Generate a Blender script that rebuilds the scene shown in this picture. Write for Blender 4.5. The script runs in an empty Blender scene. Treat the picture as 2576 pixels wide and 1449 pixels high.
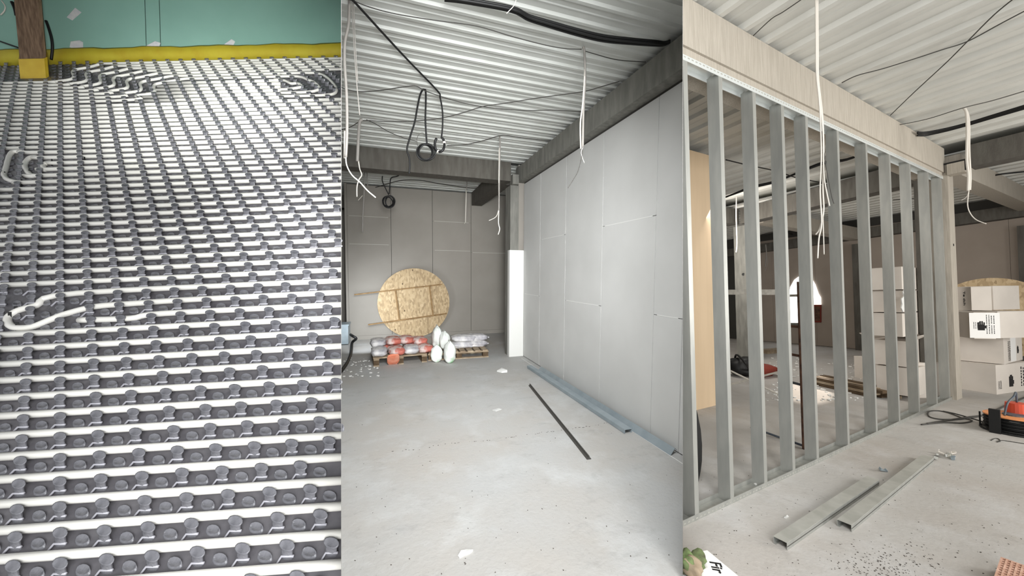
import bpy, bmesh, math, random
from mathutils import Matrix, Vector
random.seed(7)
# ---------------------------------------------------------------- camera, light, exposure
SC = bpy.context.scene
COL = SC.collection
F, CY, EYE = 915.0, 737.0, 1.6          # focal length in pixels of the 2576 px wide frame, eye height
ROT = {  # orientation of each space relative to the viewer (rows: right, forward, up)
 'screed': Matrix(((1,0,0),(0,1,0),(0,0,1))),
 'hall': Matrix(((0.9474721,-0.3197868,0.0057420),(0.3195934,0.9458915,-0.0561180),(0.0125145,0.0550053,0.9984076))),
 'frame': Matrix(((0.4757444,0.8794391,-0.0159450),(-0.8791834,0.4759965,0.0215356),(0.0265290,0.0037731,0.9996409)))}
M3T = ROT['frame'].transposed()
cam = bpy.data.cameras.new('camera'); co = bpy.data.objects.new('camera', cam); COL.objects.link(co)
cam.sensor_fit = 'HORIZONTAL'; cam.sensor_width = 36; cam.lens = 36*F/2576; cam.shift_y = (CY-724.5)/2576
cam.clip_start = 0.05; cam.clip_end = 200
m3 = ROT['frame']
co.matrix_world = Matrix.Translation((0,0,EYE)) @ Matrix(((m3[0][0], m3[2][0], -m3[1][0]),(m3[0][1], m3[2][1], -m3[1][1]),(m3[0][2], m3[2][2], -m3[1][2]))).to_4x4()
SC.camera = co
W = bpy.data.worlds.new('overcast'); SC.world = W; W.use_nodes = True
bg = W.node_tree.nodes['Background']; bg.inputs[0].default_value = (0.97, 0.985, 1.0, 1); bg.inputs[1].default_value = 0.6
SC.view_settings.view_transform = 'Standard'; SC.view_settings.look = 'None'
SC.view_settings.exposure = 0.0; SC.view_settings.gamma = 1; SC.view_settings.use_curve_mapping = False
try:
    SC.cycles.max_bounces = 8; SC.cycles.diffuse_bounces = 5; SC.cycles.use_denoising = True
except Exception: pass

class Room:
    def __init__(s, key, lo, hi):
        s.M = ROT[key]
        s.W = Matrix.Translation((0,0,EYE)) @ (M3T @ s.M).to_4x4() @ Matrix.Translation((0,0,-EYE))
        s.planes = []
        for u, sg in ((lo,1),(hi,-1)):
            if u is not None:
                n = s.M.transposed() @ Vector((1, -(u-1288)/F, 0)); s.planes.append((n*sg).normalized())
    def ray(s, u, v): return s.M.transposed() @ Vector(((u-1288)/F, 1, -(v-CY)/F))
    def at(s, u, v, x=None, y=None, z=None):
        d = s.ray(u, v); o = Vector((0,0,EYE))
        for i, c in enumerate((x,y,z)):
            if c is not None: return o + d*((c-o[i])/d[i])
    def clip(s, bm, fill=True):           # cut what runs on past the partition walls
        for n in s.planes:
            g = bm.verts[:]+bm.edges[:]+bm.faces[:]
            r = bmesh.ops.bisect_plane(bm, geom=g, plane_co=(0,0,EYE), plane_no=n, clear_inner=True, dist=1e-5)
            if fill:
                e = [x for x in r['geom_cut'] if isinstance(x, bmesh.types.BMEdge)]
                if e:
                    try: bmesh.ops.holes_fill(bm, edges=e)
                    except Exception: pass
A = Room('screed', None, 858.5); B = Room('hall', 858.5, 1717.5); C = Room('frame', 1717.5, None)

def area(name, room, loc, aim, size, power, col=(1,1,1), sy=None, spread=180):
    l = bpy.data.lights.new(name, 'AREA'); l.energy = power; l.color = col; l.size = size
    if sy: l.shape = 'RECTANGLE'; l.size_y = sy
    l.spread = math.radians(spread)
    o = bpy.data.objects.new(name, l); COL.objects.link(o)
    p = room.W @ Vector(loc); q = room.W @ Vector(aim)
    o.matrix_world = Matrix.Translation(p) @ (q-p).to_track_quat('-Z','Y').to_matrix().to_4x4(); return o
area('daylight_opening', B, (0.1,-2.2,2.0), (0.3,4,1.7), 3.0, 190, (0.96,0.98,1.0), 2.4)
area('fill_behind_viewer', B, (0.15,-0.3,1.9), (0.9,5,2.1), 0.7, 46, (0.97,0.985,1.0), 0.7, spread=60)  # added lamp just behind the viewer to brighten the middle hall, no doorway there
area('overhead_fill', B, (0.45,0.95,3.35), (0.9,4.6,0.0), 1.0, 74, (0.97,0.985,1.0), 0.6, spread=105)  # added lamp above the view, the decking has no opening
area('side_doorway', B, (-0.5,7.6,0.9), (-0.2,9.2,0.5), 0.5, 17, (0.88,0.94,1.0), 1.3, spread=120)
area('frame_side_fill', C, (2.9,7.0,2.0), (-1.7,5.2,1.2), 2.6, 210, (1.0,0.98,0.95), 2.2)  # added lamp off to the side that brightens the stud flanges
area('overhead_fill', C, (0.95,1.0,3.6), (-0.9,4.3,0.0), 1.2, 55, (1.0,0.985,0.96), 0.9)  # added overhead lamp for the near part of the right space
area('hall_fill', C, (-4.9,7.6,3.0), (-4.3,12.5,0.8), 1.6, 85, (1.0,0.95,0.89), 0.9)  # added lamp inside the far hall, facing away from the viewer, no window there
area('hall_fill', C, (-2.9,5.4,3.1), (-3.3,9.0,0.3), 1.2, 14, (1.0,0.96,0.92), 0.8)  # second added hall lamp, brightens the floor and cartons behind the studs
area('mat_fill', A, (-0.1,-0.35,0.2), (-1.4,2.4,1.9), 1.0, 12, (1.0,0.99,0.98), 0.7, spread=130)  # added low lamp below the view, brightens the nub stems
area('wall_fill', A, (-0.8,0.45,2.6), (-3.7,4.2,4.3), 0.5, 27, (0.98,1.0,0.98), 0.5, spread=48)  # added lamp, its narrow cone shapes the bright middle of the green wall

# ---------------------------------------------------------------- materials
def lin(c):
    return tuple(((x/255)/12.92 if x/255<=0.04045 else ((x/255+0.055)/1.055)**2.4) for x in c)+(1,)
def mat(name, c, rough=0.7, metal=0.0, c2=None, scale=4, detail=4, bump=0.0, bscale=60, stretch=None, spec=0.4, mix=None, trans=0):
    m = bpy.data.materials.new(name); m.use_nodes = True; nt = m.node_tree; b = nt.nodes['Principled BSDF']
    b.inputs['Base Color'].default_value = lin(c); b.inputs['Roughness'].default_value = rough
    b.inputs['Metallic'].default_value = metal; b.inputs['Specular IOR Level'].default_value = spec
    tc = nt.nodes.new('ShaderNodeTexCoord'); mp = nt.nodes.new('ShaderNodeMapping'); nt.links.new(tc.outputs['Object'], mp.inputs[0])
    if stretch: mp.inputs['Scale'].default_value = stretch
    if c2:
        n = nt.nodes.new('ShaderNodeTexNoise'); n.inputs['Scale'].default_value = scale; n.inputs['Detail'].default_value = detail
        nt.links.new(mp.outputs[0], n.inputs['Vector'])
        r = nt.nodes.new('ShaderNodeValToRGB'); r.color_ramp.elements[0].color = lin(c); r.color_ramp.elements[1].color = lin(c2)
        lo, hi = mix or (0.35, 0.65); r.color_ramp.elements[0].position = lo; r.color_ramp.elements[1].position = hi
        nt.links.new(n.outputs[0], r.inputs[0]); nt.links.new(r.outputs[0], b.inputs['Base Color'])
    if bump:
        n2 = nt.nodes.new('ShaderNodeTexNoise'); n2.inputs['Scale'].default_value = bscale; n2.inputs['Detail'].default_value = 5
        nt.links.new(mp.outputs[0], n2.inputs['Vector'])
        bp = nt.nodes.new('ShaderNodeBump'); bp.inputs['Strength'].default_value = bump; bp.inputs['Distance'].default_value = 0.01
        nt.links.new(n2.outputs[0], bp.inputs['Height']); nt.links.new(bp.outputs[0], b.inputs['Normal'])
    return m
def floor_mat(name, base, dark, light, warm):
    m = bpy.data.materials.new(name); m.use_nodes = True; nt = m.node_tree; b = nt.nodes['Principled BSDF']; L = nt.links.new
    tc = nt.nodes.new('ShaderNodeTexCoord')
    def noise(sc, det, lo, hi, st=(1,1,1), rough=0.6):
        mp = nt.nodes.new('ShaderNodeMapping'); mp.inputs['Scale'].default_value = st; L(tc.outputs['Object'], mp.inputs[0])
        n = nt.nodes.new('ShaderNodeTexNoise'); n.inputs['Scale'].default_value = sc; n.inputs['Detail'].default_value = det
        n.inputs['Roughness'].default_value = rough; L(mp.outputs[0], n.inputs['Vector'])
        r = nt.nodes.new('ShaderNodeMapRange'); r.inputs[1].default_value = lo; r.inputs[2].default_value = hi; L(n.outputs[0], r.inputs[0]); return r.outputs[0]
    def mixc(fac, a, c, amt=1.0):
        x = nt.nodes.new('ShaderNodeMix'); x.data_type = 'RGBA'
        if amt != 1.0:
            mu = nt.nodes.new('ShaderNodeMath'); mu.operation = 'MULTIPLY'; mu.inputs[1].default_value = amt; L(fac, mu.inputs[0]); fac = mu.outputs[0]
        L(fac, x.inputs[0])
        if isinstance(a, tuple): x.inputs[6].default_value = lin(a)
        else: L(a, x.inputs[6])
        x.inputs[7].default_value = lin(c); return x.outputs[2]
    k = mixc(noise(0.8, 5, 0.4, 0.65), base, warm)
    k = mixc(noise(2.6, 8, 0.5, 0.75), k, light, 0.7)
    k = mixc(noise(5, 9, 0.56, 0.76, (1,1.6,1), 0.7), k, dark, 0.4)
    k = mixc(noise(60, 6, 0.6, 0.78), k, dark, 0.5)
    k = mixc(noise(14, 10, 0.68, 0.74, (0.5,1.5,1), 0.75), k, tuple(int(q*0.6) for q in dark), 0.55)
    L(k, b.inputs['Base Color']); b.inputs['Roughness'].default_value = 0.72; b.inputs['Specular IOR Level'].default_value = 0.3
    n2 = nt.nodes.new('ShaderNodeTexNoise'); n2.inputs['Scale'].default_value = 35; n2.inputs['Detail'].default_value = 8; L(tc.outputs['Object'], n2.inputs['Vector'])
    bp = nt.nodes.new('ShaderNodeBump'); bp.inputs['Strength'].default_value = 0.35; bp.inputs['Distance'].default_value = 0.01
    L(n2.outputs[0], bp.inputs['Height']); L(bp.outputs[0], b.inputs['Normal']); return m
def osb_mat(name):
    m = bpy.data.materials.new(name); m.use_nodes = True; nt = m.node_tree; b = nt.nodes['Principled BSDF']; L = nt.links.new
    tc = nt.nodes.new('ShaderNodeTexCoord'); mp = nt.nodes.new('ShaderNodeMapping'); mp.inputs['Scale'].default_value = (30,30,14); L(tc.outputs['Object'], mp.inputs[0])
    v = nt.nodes.new('ShaderNodeTexVoronoi'); v.inputs['Scale'].default_value = 1; L(mp.outputs[0], v.inputs['Vector'])
    r = nt.nodes.new('ShaderNodeValToRGB'); e = r.color_ramp.elements; e[0].color = lin((152,130,98)); e[1].color = lin((206,184,148))
    q = e.new(0.5); q.color = lin((184,160,124)); L(v.outputs['Color'], r.inputs[0]); L(r.outputs[0], b.inputs['Base Color']); b.inputs['Roughness'].default_value = 0.8
    return m
MT = dict(
 floor_b = floor_mat('concrete_floor_cool', (175,175,173), (128,126,123), (192,194,193), (174,170,164)),
 floor_c = floor_mat('concrete_floor_warm', (180,177,172), (132,126,120), (196,195,193), (174,168,161)),
 deck = mat('white_steel_decking', (206,208,203), 0.45, 0, (198,200,194), 3, 4, spec=0.4),
 deck_c = mat('cream_steel_decking', (208,207,200), 0.45, 0, (200,199,192), 3, 4, spec=0.4),
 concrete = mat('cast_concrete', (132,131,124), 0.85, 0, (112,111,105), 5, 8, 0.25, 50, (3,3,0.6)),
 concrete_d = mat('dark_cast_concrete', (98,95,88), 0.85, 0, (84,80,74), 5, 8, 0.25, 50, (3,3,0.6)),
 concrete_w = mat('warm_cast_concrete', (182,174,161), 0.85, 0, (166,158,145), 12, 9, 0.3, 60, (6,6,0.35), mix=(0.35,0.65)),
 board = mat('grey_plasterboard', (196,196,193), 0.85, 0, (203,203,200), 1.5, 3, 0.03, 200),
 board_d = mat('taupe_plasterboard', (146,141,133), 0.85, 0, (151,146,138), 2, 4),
 board_t = mat('beige_plasterboard', (166,154,142), 0.85, 0, (160,148,136), 2, 4),
 tan = mat('tan_board_face', (214,190,158), 0.8, 0, (206,182,150), 2, 3, 0, 10, (4,4,0.3)),
 partition = mat('grey_divider_board', (112,110,106), 0.9),
 gap = mat('joint_filler', (70,68,64), 0.9),
 paste = mat('white_joint_paste', (222,222,218), 0.9),
 galv = mat('galvanised_steel', (172,172,166), 0.45, 0.45, (158,159,154), 5, 5, 0.05, 30, (3,3,0.6)),
 galv_b = mat('bright_galvanised_steel', (224,228,226), 0.35, 0.4),
 galv_s = mat('bluish_galvanised_steel', (160,170,175), 0.45, 0.25, (144,156,162), 6, 5),
 galv_d = mat('dull_galvanised_steel', (186,185,177), 0.5, 0.3, (170,169,161), 9, 6),
 black = mat('black_rubber', (18,18,18), 0.55),
 dgrey = mat('dark_wire', (70,68,64), 0.6),
 white = mat('white_plastic_cable', (214,208,198), 0.5),
 gcable = mat('grey_plastic_conduit', (142,138,132), 0.55),
 osb = osb_mat('oriented_strand_board'),
 batten = mat('rough_pine_batten', (156,126,86), 0.8, 0, (128,100,64), 12, 4),
 wood = mat('weathered_timber', (132,108,86), 0.8, 0, (92,72,56), 9, 8, 0.3, 40, (6,6,0.5)),
 pallet = mat('pallet_timber', (176,160,136), 0.85, 0, (140,122,100), 7, 5),
 pallet_d = mat('dark_pallet_timber', (104,86,64), 0.85, 0, (80,64,46), 7, 5),
 sack = mat('white_printed_sack', (224,222,220), 0.6, 0, (168,166,172), 7, 6, 0.6, 18, mix=(0.4,0.66)),
 sack_r = mat('red_and_white_sack', (216,196,190), 0.6, 0, (196,112,98), 5, 5, 0.5, 18, mix=(0.45,0.55)),
 sack_o = mat('orange_sack_end', (226,132,100), 0.6, 0, (232,170,146), 7, 4, 0.4, 18),
 sack_g = mat('white_and_green_sack', (226,230,224), 0.6, 0, (150,196,150), 4, 3, 0.5, 16, mix=(0.55,0.66)),
 carton = mat('white_carton', (214,206,196), 0.8, 0, (206,198,188), 3, 3),
 print = mat('black_print', (28,26,26), 0.8),
 label = mat('white_carton_print_side', (232,230,226), 0.7),
 rust = mat('rusty_painted_steel', (112,80,62), 0.8, 0.1, (72,52,44), 14, 8, 0.3, 40),
 bluem = mat('blue_grey_steel_tube', (74,84,98), 0.6, 0.3, (100,104,106), 18, 6),
 paint = mat('off_white_chipped_paint', (212,206,194), 0.7, 0, (186,180,168), 22, 8),
 red = mat('red_plastic', (196,74,48), 0.45), redd = mat('dark_red_cloth', (128,52,40), 0.8),
 orange = mat('orange_reel_plastic', (226,150,96), 0.5),
 brick = mat('orange_perforated_brick', (210,172,152), 0.9, 0, (190,148,126), 20, 5, 0.4, 60),
 green = mat('green_plasterboard', (132,172,158), 0.75, 0, (138,178,164), 2, 3),
 yellow = mat('yellow_edge_foam', (188,174,52), 0.6, 0, (178,158,42), 6, 3),
 yellow_w = mat('yellow_adhesive_wrap', (214,184,58), 0.4, 0, (196,160,40), 5, 3, 0.2, 12),
 putty = mat('off_white_putty', (216,214,212), 0.9, 0, (200,200,204), 20, 4),
 film = mat('grey_plastic_film', (97,95,98), 0.32, 0, (82,80,84), 14, 4, 0.25, 26, spec=0.5),
 nub = mat('grey_nub_plastic', (104,104,109), 0.25, 0, (124,124,129), 34, 5, 0.55, 36, spec=0.6),
 pipe = mat('ivory_heating_pipe', (240,238,231), 0.38, 0, (233,231,223), 3, 3, spec=0.5),
 moss = mat('green_debris', (118,138,88), 0.9, 0, (78,76,58), 16, 6, 0.6, 30),
 soil = mat('dark_crumbs', (84,76,68), 0.95, 0, (58,52,46), 30, 4),
 sky = mat('bright_outside', (255,255,255), 1.0),
)
n = MT['sky'].node_tree.nodes['Principled BSDF']; n.inputs['Emission Color'].default_value = (1,1,1,1); n.inputs['Emission Strength'].default_value = 3.0

# ---------------------------------------------------------------- builders
def new(): return bmesh.new()
def setp(o, label=None, cat=None, group=None, kind=None):
    for k, v in (('label',label),('category',cat),('group',group),('kind',kind)):
        if v: o[k] = v
    return o
def thing(room, name, label, cat, loc, group=None, rotz=0):
    o = bpy.data.objects.new(name, None); COL.objects.link(o); o.empty_display_size = 0.1
    o.matrix_world = room.W @ Matrix.Translation(Vector(loc)) @ Matrix.Rotation(rotz,4,'Z')
    o['o'] = 0; del o['o']
    setp(o, label, cat, group); return o
def mesh(name, bm, m, smooth=False, recalc=True):
    if recalc: bmesh.ops.recalc_face_normals(bm, faces=bm.faces[:])
    me = bpy.data.meshes.new(name); bm.to_mesh(me); bm.free(); me.materials.append(MT[m])
    if smooth:
        for p in me.polygons: p.use_smooth = True
    return me
def put(room, name, bm, m, parent=None, smooth=False, loc=None, clip=False, root=None, **kw):
    """bm is in room coordinates. Top level: origin at loc. Child: expressed in its thing's frame."""
    if clip: room.clip(bm)
    if parent is not None:
        t = (root or parent)
        inv = (room.W.inverted() @ t.matrix_world).inverted()
        bm.transform(inv)
        o = bpy.data.objects.new(name, mesh(name, bm, m, smooth)); COL.objects.link(o); o.parent = parent
        # all children keep identity local transforms, so they share the frame of the thing
    else:
        if loc is None:
            vs = [v.co for v in bm.verts]
            loc = Vector((sum(v.x for v in vs)/len(vs), sum(v.y for v in vs)/len(vs), min(v.z for v in vs)))
        bm.transform(Matrix.Translation(-Vector(loc)))
        o = bpy.data.objects.new(name, mesh(name, bm, m, smooth)); COL.objects.link(o)
        o.matrix_world = room.W @ Matrix.Translation(Vector(loc))
    return setp(o, kw.get('label'), kw.get('cat'), kw.get('group'), kw.get('kind'))
def box(bm, x0,x1,y0,y1,z0,z1, M=None):
    vs = [bm.verts.new(Vector((x,y,z)) if M is None else M @ Vector((x,y,z))) for x in (x0,x1) for y in (y0,y1) for z in (z0,z1)]
    for f in ((0,1,3,2),(4,6,7,5),(0,4,5,1),(2,3,7,6),(0,2,6,4),(1,5,7,3)): bm.faces.new([vs[i] for i in f])
    return bm
def fr(loc, rotz=0, rx=0, ry=0):
    return Matrix.Translation(Vector(loc)) @ Matrix.Rotation(rotz,4,'Z') @ Matrix.Rotation(rx,4,'X') @ Matrix.Rotation(ry,4,'Y')
def beam(bm, p, q, w, h, up=(0,0,1)):      # box from p to q, w across, h along up
    p, q = Vector(p), Vector(q); d = (q-p); L = d.length; d.normalize(); s = d.cross(Vector(up)).normalized(); u = s.cross(d)
    M = Matrix.Translation(p) @ Matrix((s, d, u)).transposed().to_4x4()
    return box(bm, -w/2, w/2, 0, L, -h/2, h/2, M)
def smoothpath(pts, k=6, closed=False):
    P = [Vector(p) for p in pts]
    if len(P) < 3: return P
    out = []; n = len(P)
    for i in range(n-1 if not closed else n):
        a, b, c, d = P[(i-1)%n if (i or closed) else 0], P[i], P[(i+1)%n], P[(i+2)%n if (i+2 < n or closed) else n-1]
        for j in range(k):
            t = j/k; out.append(0.5*((2*b)+(c-a)*t+(2*a-5*b+4*c-d)*t*t+(-a+3*b-3*c+d)*t**3))
    if not closed: out.append(P[-1])
    return out
def tube(bm, pts, r, n=7, closed=False):
    P = [Vector(p) for p in pts]; rings = []; up = None; N = len(P)
    for i, p in enumerate(P):
        t = (P[(i+1)%N]-P[i-1]) if (closed or 0 < i < N-1) else (P[1]-P[0] if i == 0 else P[-1]-P[-2])
        if t.length < 1e-9: t = Vector((0,0,1))
        t.normalize()
        if up is None: up = Vector((0,0,1)) if abs(t.z) < 0.9 else Vector((1,0,0))
        s = t.cross(up)
        if s.length < 1e-6: s = t.cross(Vector((0,1,0.3)))
        s.normalize(); up = s.cross(t)
        rr = r[i] if isinstance(r, (list,tuple)) else r
        rings.append([bm.verts.new(p + (s*math.cos(a)+up*math.sin(a))*rr) for a in [2*math.pi*k/n for k in range(n)]])
    for i in range(N if closed else N-1):
        a, b = rings[i], rings[(i+1)%N]
        for k in range(n): bm.faces.new((a[k], a[(k+1)%n], b[(k+1)%n], b[k]))
    if not closed: bm.faces.new(rings[0][::-1]); bm.faces.new(rings[-1])
    return bm
def cyl(bm, p, q, r, n=16, r2=None):
    return tube(bm, [p, q], [r, r if r2 is None else r2], n)
def prism(bm, prof, p, q, up=(0,0,1)):      # extrude profile [(side, up)] from p to q
    p, q = Vector(p), Vector(q); d = (q-p).normalized(); s = d.cross(Vector(up)).normalized(); u = s.cross(d)
    a = [bm.verts.new(p+s*x+u*y) for x,y in prof]; b = [bm.verts.new(q+s*x+u*y) for x,y in prof]; n = len(prof)
    for i in range(n): bm.faces.new((a[i], a[(i+1)%n], b[(i+1)%n], b[i]))
    bm.faces.new(a[::-1]); bm.faces.new(b); return bm
def channel(w, h, t=0.003):                  # U outline, open towards +up
    return [(-w/2,0),(w/2,0),(w/2,h),(w/2-t,h),(w/2-t,t),(-w/2+t,t),(-w/2+t,h),(-w/2,h)]
def copy_tree(o, parent=None, mw=None):
    c = o.copy(); COL.objects.link(c)
    if parent is not None: c.parent = parent
    if mw is not None: c.matrix_world = mw
    for ch in list(o.children): copy_tree(ch, c)
    return c
# ================================================================ partition walls added between the three spaces, unseen edge-on, keeping their light apart
for nm, u, y0, y1 in (('wall_added_divider', 858.5, 1.1, 13.5), ('wall_added_divider', 1717.5, 1.9, 17.0)):
    bm = new(); s = (u-1288)/F; d = Vector((s,1,0)).normalized(); nrm = Vector((d.y,-d.x,0))*0.0003
    for y in (y0, y1):
        for sg in (-1, 1):
            for z in (-6.0 if u < 900 else -0.3, 6.5): bm.verts.new(Vector((s*y, y, z)) + nrm*sg*y)
    bm.verts.ensure_lookup_table(); v = bm.verts
    for f in ((0,1,3,2),(4,6,7,5),(0,4,5,1),(2,3,7,6),(0,2,6,4),(1,5,7,3)): bm.faces.new([v[i] for i in f])
    put(A, nm, bm, 'partition', kind='structure')

# ================================================================ left space: underfloor heating on a nubbed mat
RV = Vector((24.4,1,1.2)).normalized(); DV = Vector((-1.2415,1,1.199)); UV = Vector((0.095,-0.13,0.987))
OV = Vector((0,0,EYE)) + A.ray(152,1406)*(2224/1766)
ROW = 0.0536; NP = 0.15
def P1(X, Y, Z=0): return OV + RV*X + DV*Y + UV*Z
def grid_at(u, v):                         # spot of the mat plane seen at a picture point
    m = Matrix((RV, DV, -A.ray(u,v))).transposed()
    s = m.inverted() @ (Vector((0,0,EYE))-OV); return s.x, s.y
def slab1(bm, X0,X1,Y0,Y1,Z0,Z1):
    vs = [bm.verts.new(P1(x,y,z)) for x in (X0,X1) for y in (Y0,Y1) for z in (Z0,Z1)]
    for f in ((0,1,3,2),(4,6,7,5),(0,4,5,1),(2,3,7,6),(0,2,6,4),(1,5,7,3)): bm.faces.new([vs[i] for i in f])
    return bm
YW = grid_at(430,153)[1]
# bounds of X at a given Y for a margin around the frame
def xr(Y):
    def sol(u):
        # find X with pixel u at this Y
        lo, hi = -12.0, 12.0
        for _ in range(40):
            m = (lo+hi)/2; p = P1(m, Y)
            if 1288+F*p.x/p.y < u: lo = m
            else: hi = m
        return lo
    return sol(-400), sol(862)
root = thing(A, 'heating_mat', 'grey nubbed plastic mat carrying the heating pipes below the green wall', 'floor mat', P1(0,0))
bm = slab1(new(), -3.0, 9.0, -0.45, YW+0.02, -0.02, 0.0)
put(A, 'film', bm, 'film', root, clip=True)
def nub_bm(bm, X, Y, H, tall):
    n = 12; rings = []
    prof = ((0.0215,0.0),(0.0195,0.35),(0.021,0.78),(0.026,0.92),(0.0258,1.0)) if tall else ((0.026,0),(0.023,1.0))
    for r, h in prof:
        rings.append([bm.verts.new(P1(X+r*math.cos(a), Y+r*0.40*math.sin(a), H*h)) for a in [2*math.pi*k/n for k in range(n)]])
    for a, b in zip(rings, rings[1:]):
        for k in range(n): bm.faces.new((a[k], a[(k+1)%n], b[(k+1)%n], b[k]))
    c = [bm.verts.new(P1(X+0.022*math.cos(a), Y+0.022*0.40*math.sin(a), H*(0.975 if tall else 0.9))) for a in [2*math.pi*k/n for k in range(n)]]
    for k in range(n): bm.faces.new((rings[-1][k], rings[-1][(k+1)%n], c[(k+1)%n], c[k]))
    bm.faces.new(c)
def shared(tall):
    bm = new(); nub_bm(bm, 0, 0, 0.043 if tall else 0.012, tall); bm.transform(Matrix.Translation(-P1(0,0)))
    me = mesh('nub', bm, 'nub', True)
    return me
ME = {True: shared(True), False: shared(False)}
rest = new(); cnt = 0; glint = new(); rnd = random.Random(3)
for k in range(-3, 58):
    Y = k*ROW-0.026
    if Y > YW-0.02: continue
    x0, x1 = xr(Y)
    i = math.ceil(x0/ (NP/2))
    while i*NP/2 < x1+0.02:
        X = i*NP/2; tall = (i % 2 == 0); i += 1
        p = P1(X, Y, 0.02); u = 1288+F*p.x/p.y; v = CY-F*(p.z-EYE)/p.y
        if u > 852 or v > 1500: continue
        if 48 < u < 128 and v < 200: continue
        jx, jy = rnd.uniform(-.0015,.0015), rnd.uniform(-.001,.001)
        if cnt < 300 and u > -25:
            o = bpy.data.objects.new('nub', ME[tall]); COL.objects.link(o); o.parent = root
            o.location = P1(X+jx, Y+jy)-P1(0,0); cnt += 1
        else: nub_bm(rest, X+jx, Y+jy, 0.043 if tall else 0.012, tall)
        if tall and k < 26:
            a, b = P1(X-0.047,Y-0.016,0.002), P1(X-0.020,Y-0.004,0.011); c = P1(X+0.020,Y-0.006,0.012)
            tube(glint, [a,b,c], 0.0046, 5)
put(A, 'nub', rest, 'nub', root, smooth=True, kind='stuff', clip=False)
MT['glint'] = mat('painted_film_glint', (176,175,182), 0.3, 0, spec=0.7)  # pale strips modelled and coloured as stand-ins for reflections on the film
put(A, 'film_glint', glint, 'glint', root, smooth=True, kind='stuff')
PR = 0.0160
def hpipe(pts, label, r=PR, group='ivory heating pipes on the nubbed mat', sm=True):
    bm = tube(new(), smoothpath(pts, 5) if sm else pts, r, 9)
    return put(A, 'heating_pipe', bm, 'pipe', smooth=True, clip=True, label=label, cat='pipe', group=group)
def row_at(k, u):                          # point of pipe row k at picture column u
    Y = k*ROW; lo, hi = -12.0, 12.0
    for _ in range(40):
        m = (lo+hi)/2; p = P1(m, Y)
        if 1288+F*p.x/p.y < u: lo = m
        else: hi = m
    return P1(lo, Y, PR)
def gp(u, v):
    x, y = grid_at(u, v+5); return P1(x, y, PR)
rowlab = 'straight run of ivory heating pipe lying between rows of grey nubs'
special = {27,28,29,30,31,32, 12, 13, 14}
def kof(u, v): return (grid_at(u, v)[1])/ROW
END = {k: 706 for k in range(43,51)}
ORD = 'first second third fourth fifth sixth seventh eighth ninth tenth eleventh twelfth thirteenth fourteenth fifteenth'.split()
for k in range(-1, 57):
    if k in special or k*ROW > YW-0.03: continue
    ue = END.get(k, 872)
    if 49 <= k <= 55:
        j = 55-k; x0, y0 = 183+34*j, 173+6*j; kl = k-6; place = ('nearest the timber post','second from the timber post','third from the timber post','fourth from the timber post','fifth from the timber post','sixth from the timber post','farthest from the timber post')[j]
        pts = [row_at(k, ue), row_at(k, x0+120), row_at(k, x0+78), gp(x0+42, y0-3), gp(x0+10, y0+3), gp(x0, y0+10), gp(x0+3, y0+21), gp(x0-6, y0+28), gp(x0-45, y0+34), row_at(kl, x0-95), row_at(kl, -400)]
        hpipe([p+UV*0.009 for p in pts], 'ivory heating pipe with an S-shaped step, %s' % place, r=PR*0.85)
    elif 43 <= k < 49:
        hpipe([row_at(k, ue), row_at(k, 412-(48-k)*14)], 'ivory heating pipe run starting right of the stepped pipes, %s from below' % ORD[k-43], sm=False)
    else:
        lab = ('straight ivory heating pipe, %s row up from the bottom edge' % ORD[k+1] if k < 12 else 'straight ivory heating pipe, %s row above the banded return bend' % ORD[k-15] if k < 27
               else 'straight ivory heating pipe, %s row above the nested left bends' % ORD[k-33] if k < 43 else 'straight ivory heating pipe directly below the yellow strip')
        hpipe([row_at(k, ue), row_at(k, -400)], lab, sm=False)
# nested return bends by the left edge
hpipe([row_at(32,870), row_at(32,140), gp(50,381), gp(27,388), gp(15,425), gp(11,441), gp(22,453), gp(55,460), row_at(27,110), row_at(27,870)], 'outermost of three nested ivory pipe bends at the left edge', group=None)
hpipe([row_at(31,870), row_at(31,160), gp(92,395), gp(72,400), gp(63,418), gp(74,437), gp(90,443), row_at(28,130), row_at(28,870)], 'middle of three nested ivory pipe bends at the left edge', group=None)
hpipe([row_at(30,870), row_at(30,190), gp(130,409), gp(112,414), gp(110,421), gp(120,427), row_at(29,160), row_at(29,870)], 'smallest innermost of three nested ivory pipe bends at the left edge', group=None)
hpipe([row_at(14,870), row_at(14,200), gp(92,771), gp(54,781), gp(38,788), gp(22,800), gp(20,812), gp(30,824), gp(52,828), gp(85,824), gp(130,806), gp(170,791), row_at(12.8,240), row_at(12.9,330), row_at(13,500), row_at(13,870)], 'ivory heating pipe with a tight return bend tied by black bands', group=None)
hpipe([row_at(12,870), row_at(12,420), row_at(11.75,330), row_at(11.8,200)], 'ivory heating pipe run ending in front of the banded return bend', group=None)
def tie(pu, lab):
    bm = tube(new(), [gp(pu[0]-1.5, pu[1]), gp(pu[0]+1.5, pu[1])], PR*1.25, 9); put(A, 'pipe_clip', bm, 'black', label=lab, cat='clip', group='black clips on the pipe bends')
for q, lab in (((12,441),'black clip on the outermost left bend, upper one'),((55,461),'black clip on the outermost left bend, lower one'),((73,436),'black clip on the middle left bend'),((131,409),'black clip at the start of the innermost left bend'),((213,403),'black clip on the upper straight beyond the innermost bend'),((205,424),'black clip on the lower straight beyond the innermost bend')): 
    bm = new(); p = gp(*q); beam(bm, p-UV*0.016-DV*0.012, p+UV*0.012+DV*0.012, 0.007, 0.012); put(A, 'pipe_clip', bm, 'black', label=lab, cat='clip', group='black clips on the pipe bends')
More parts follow.
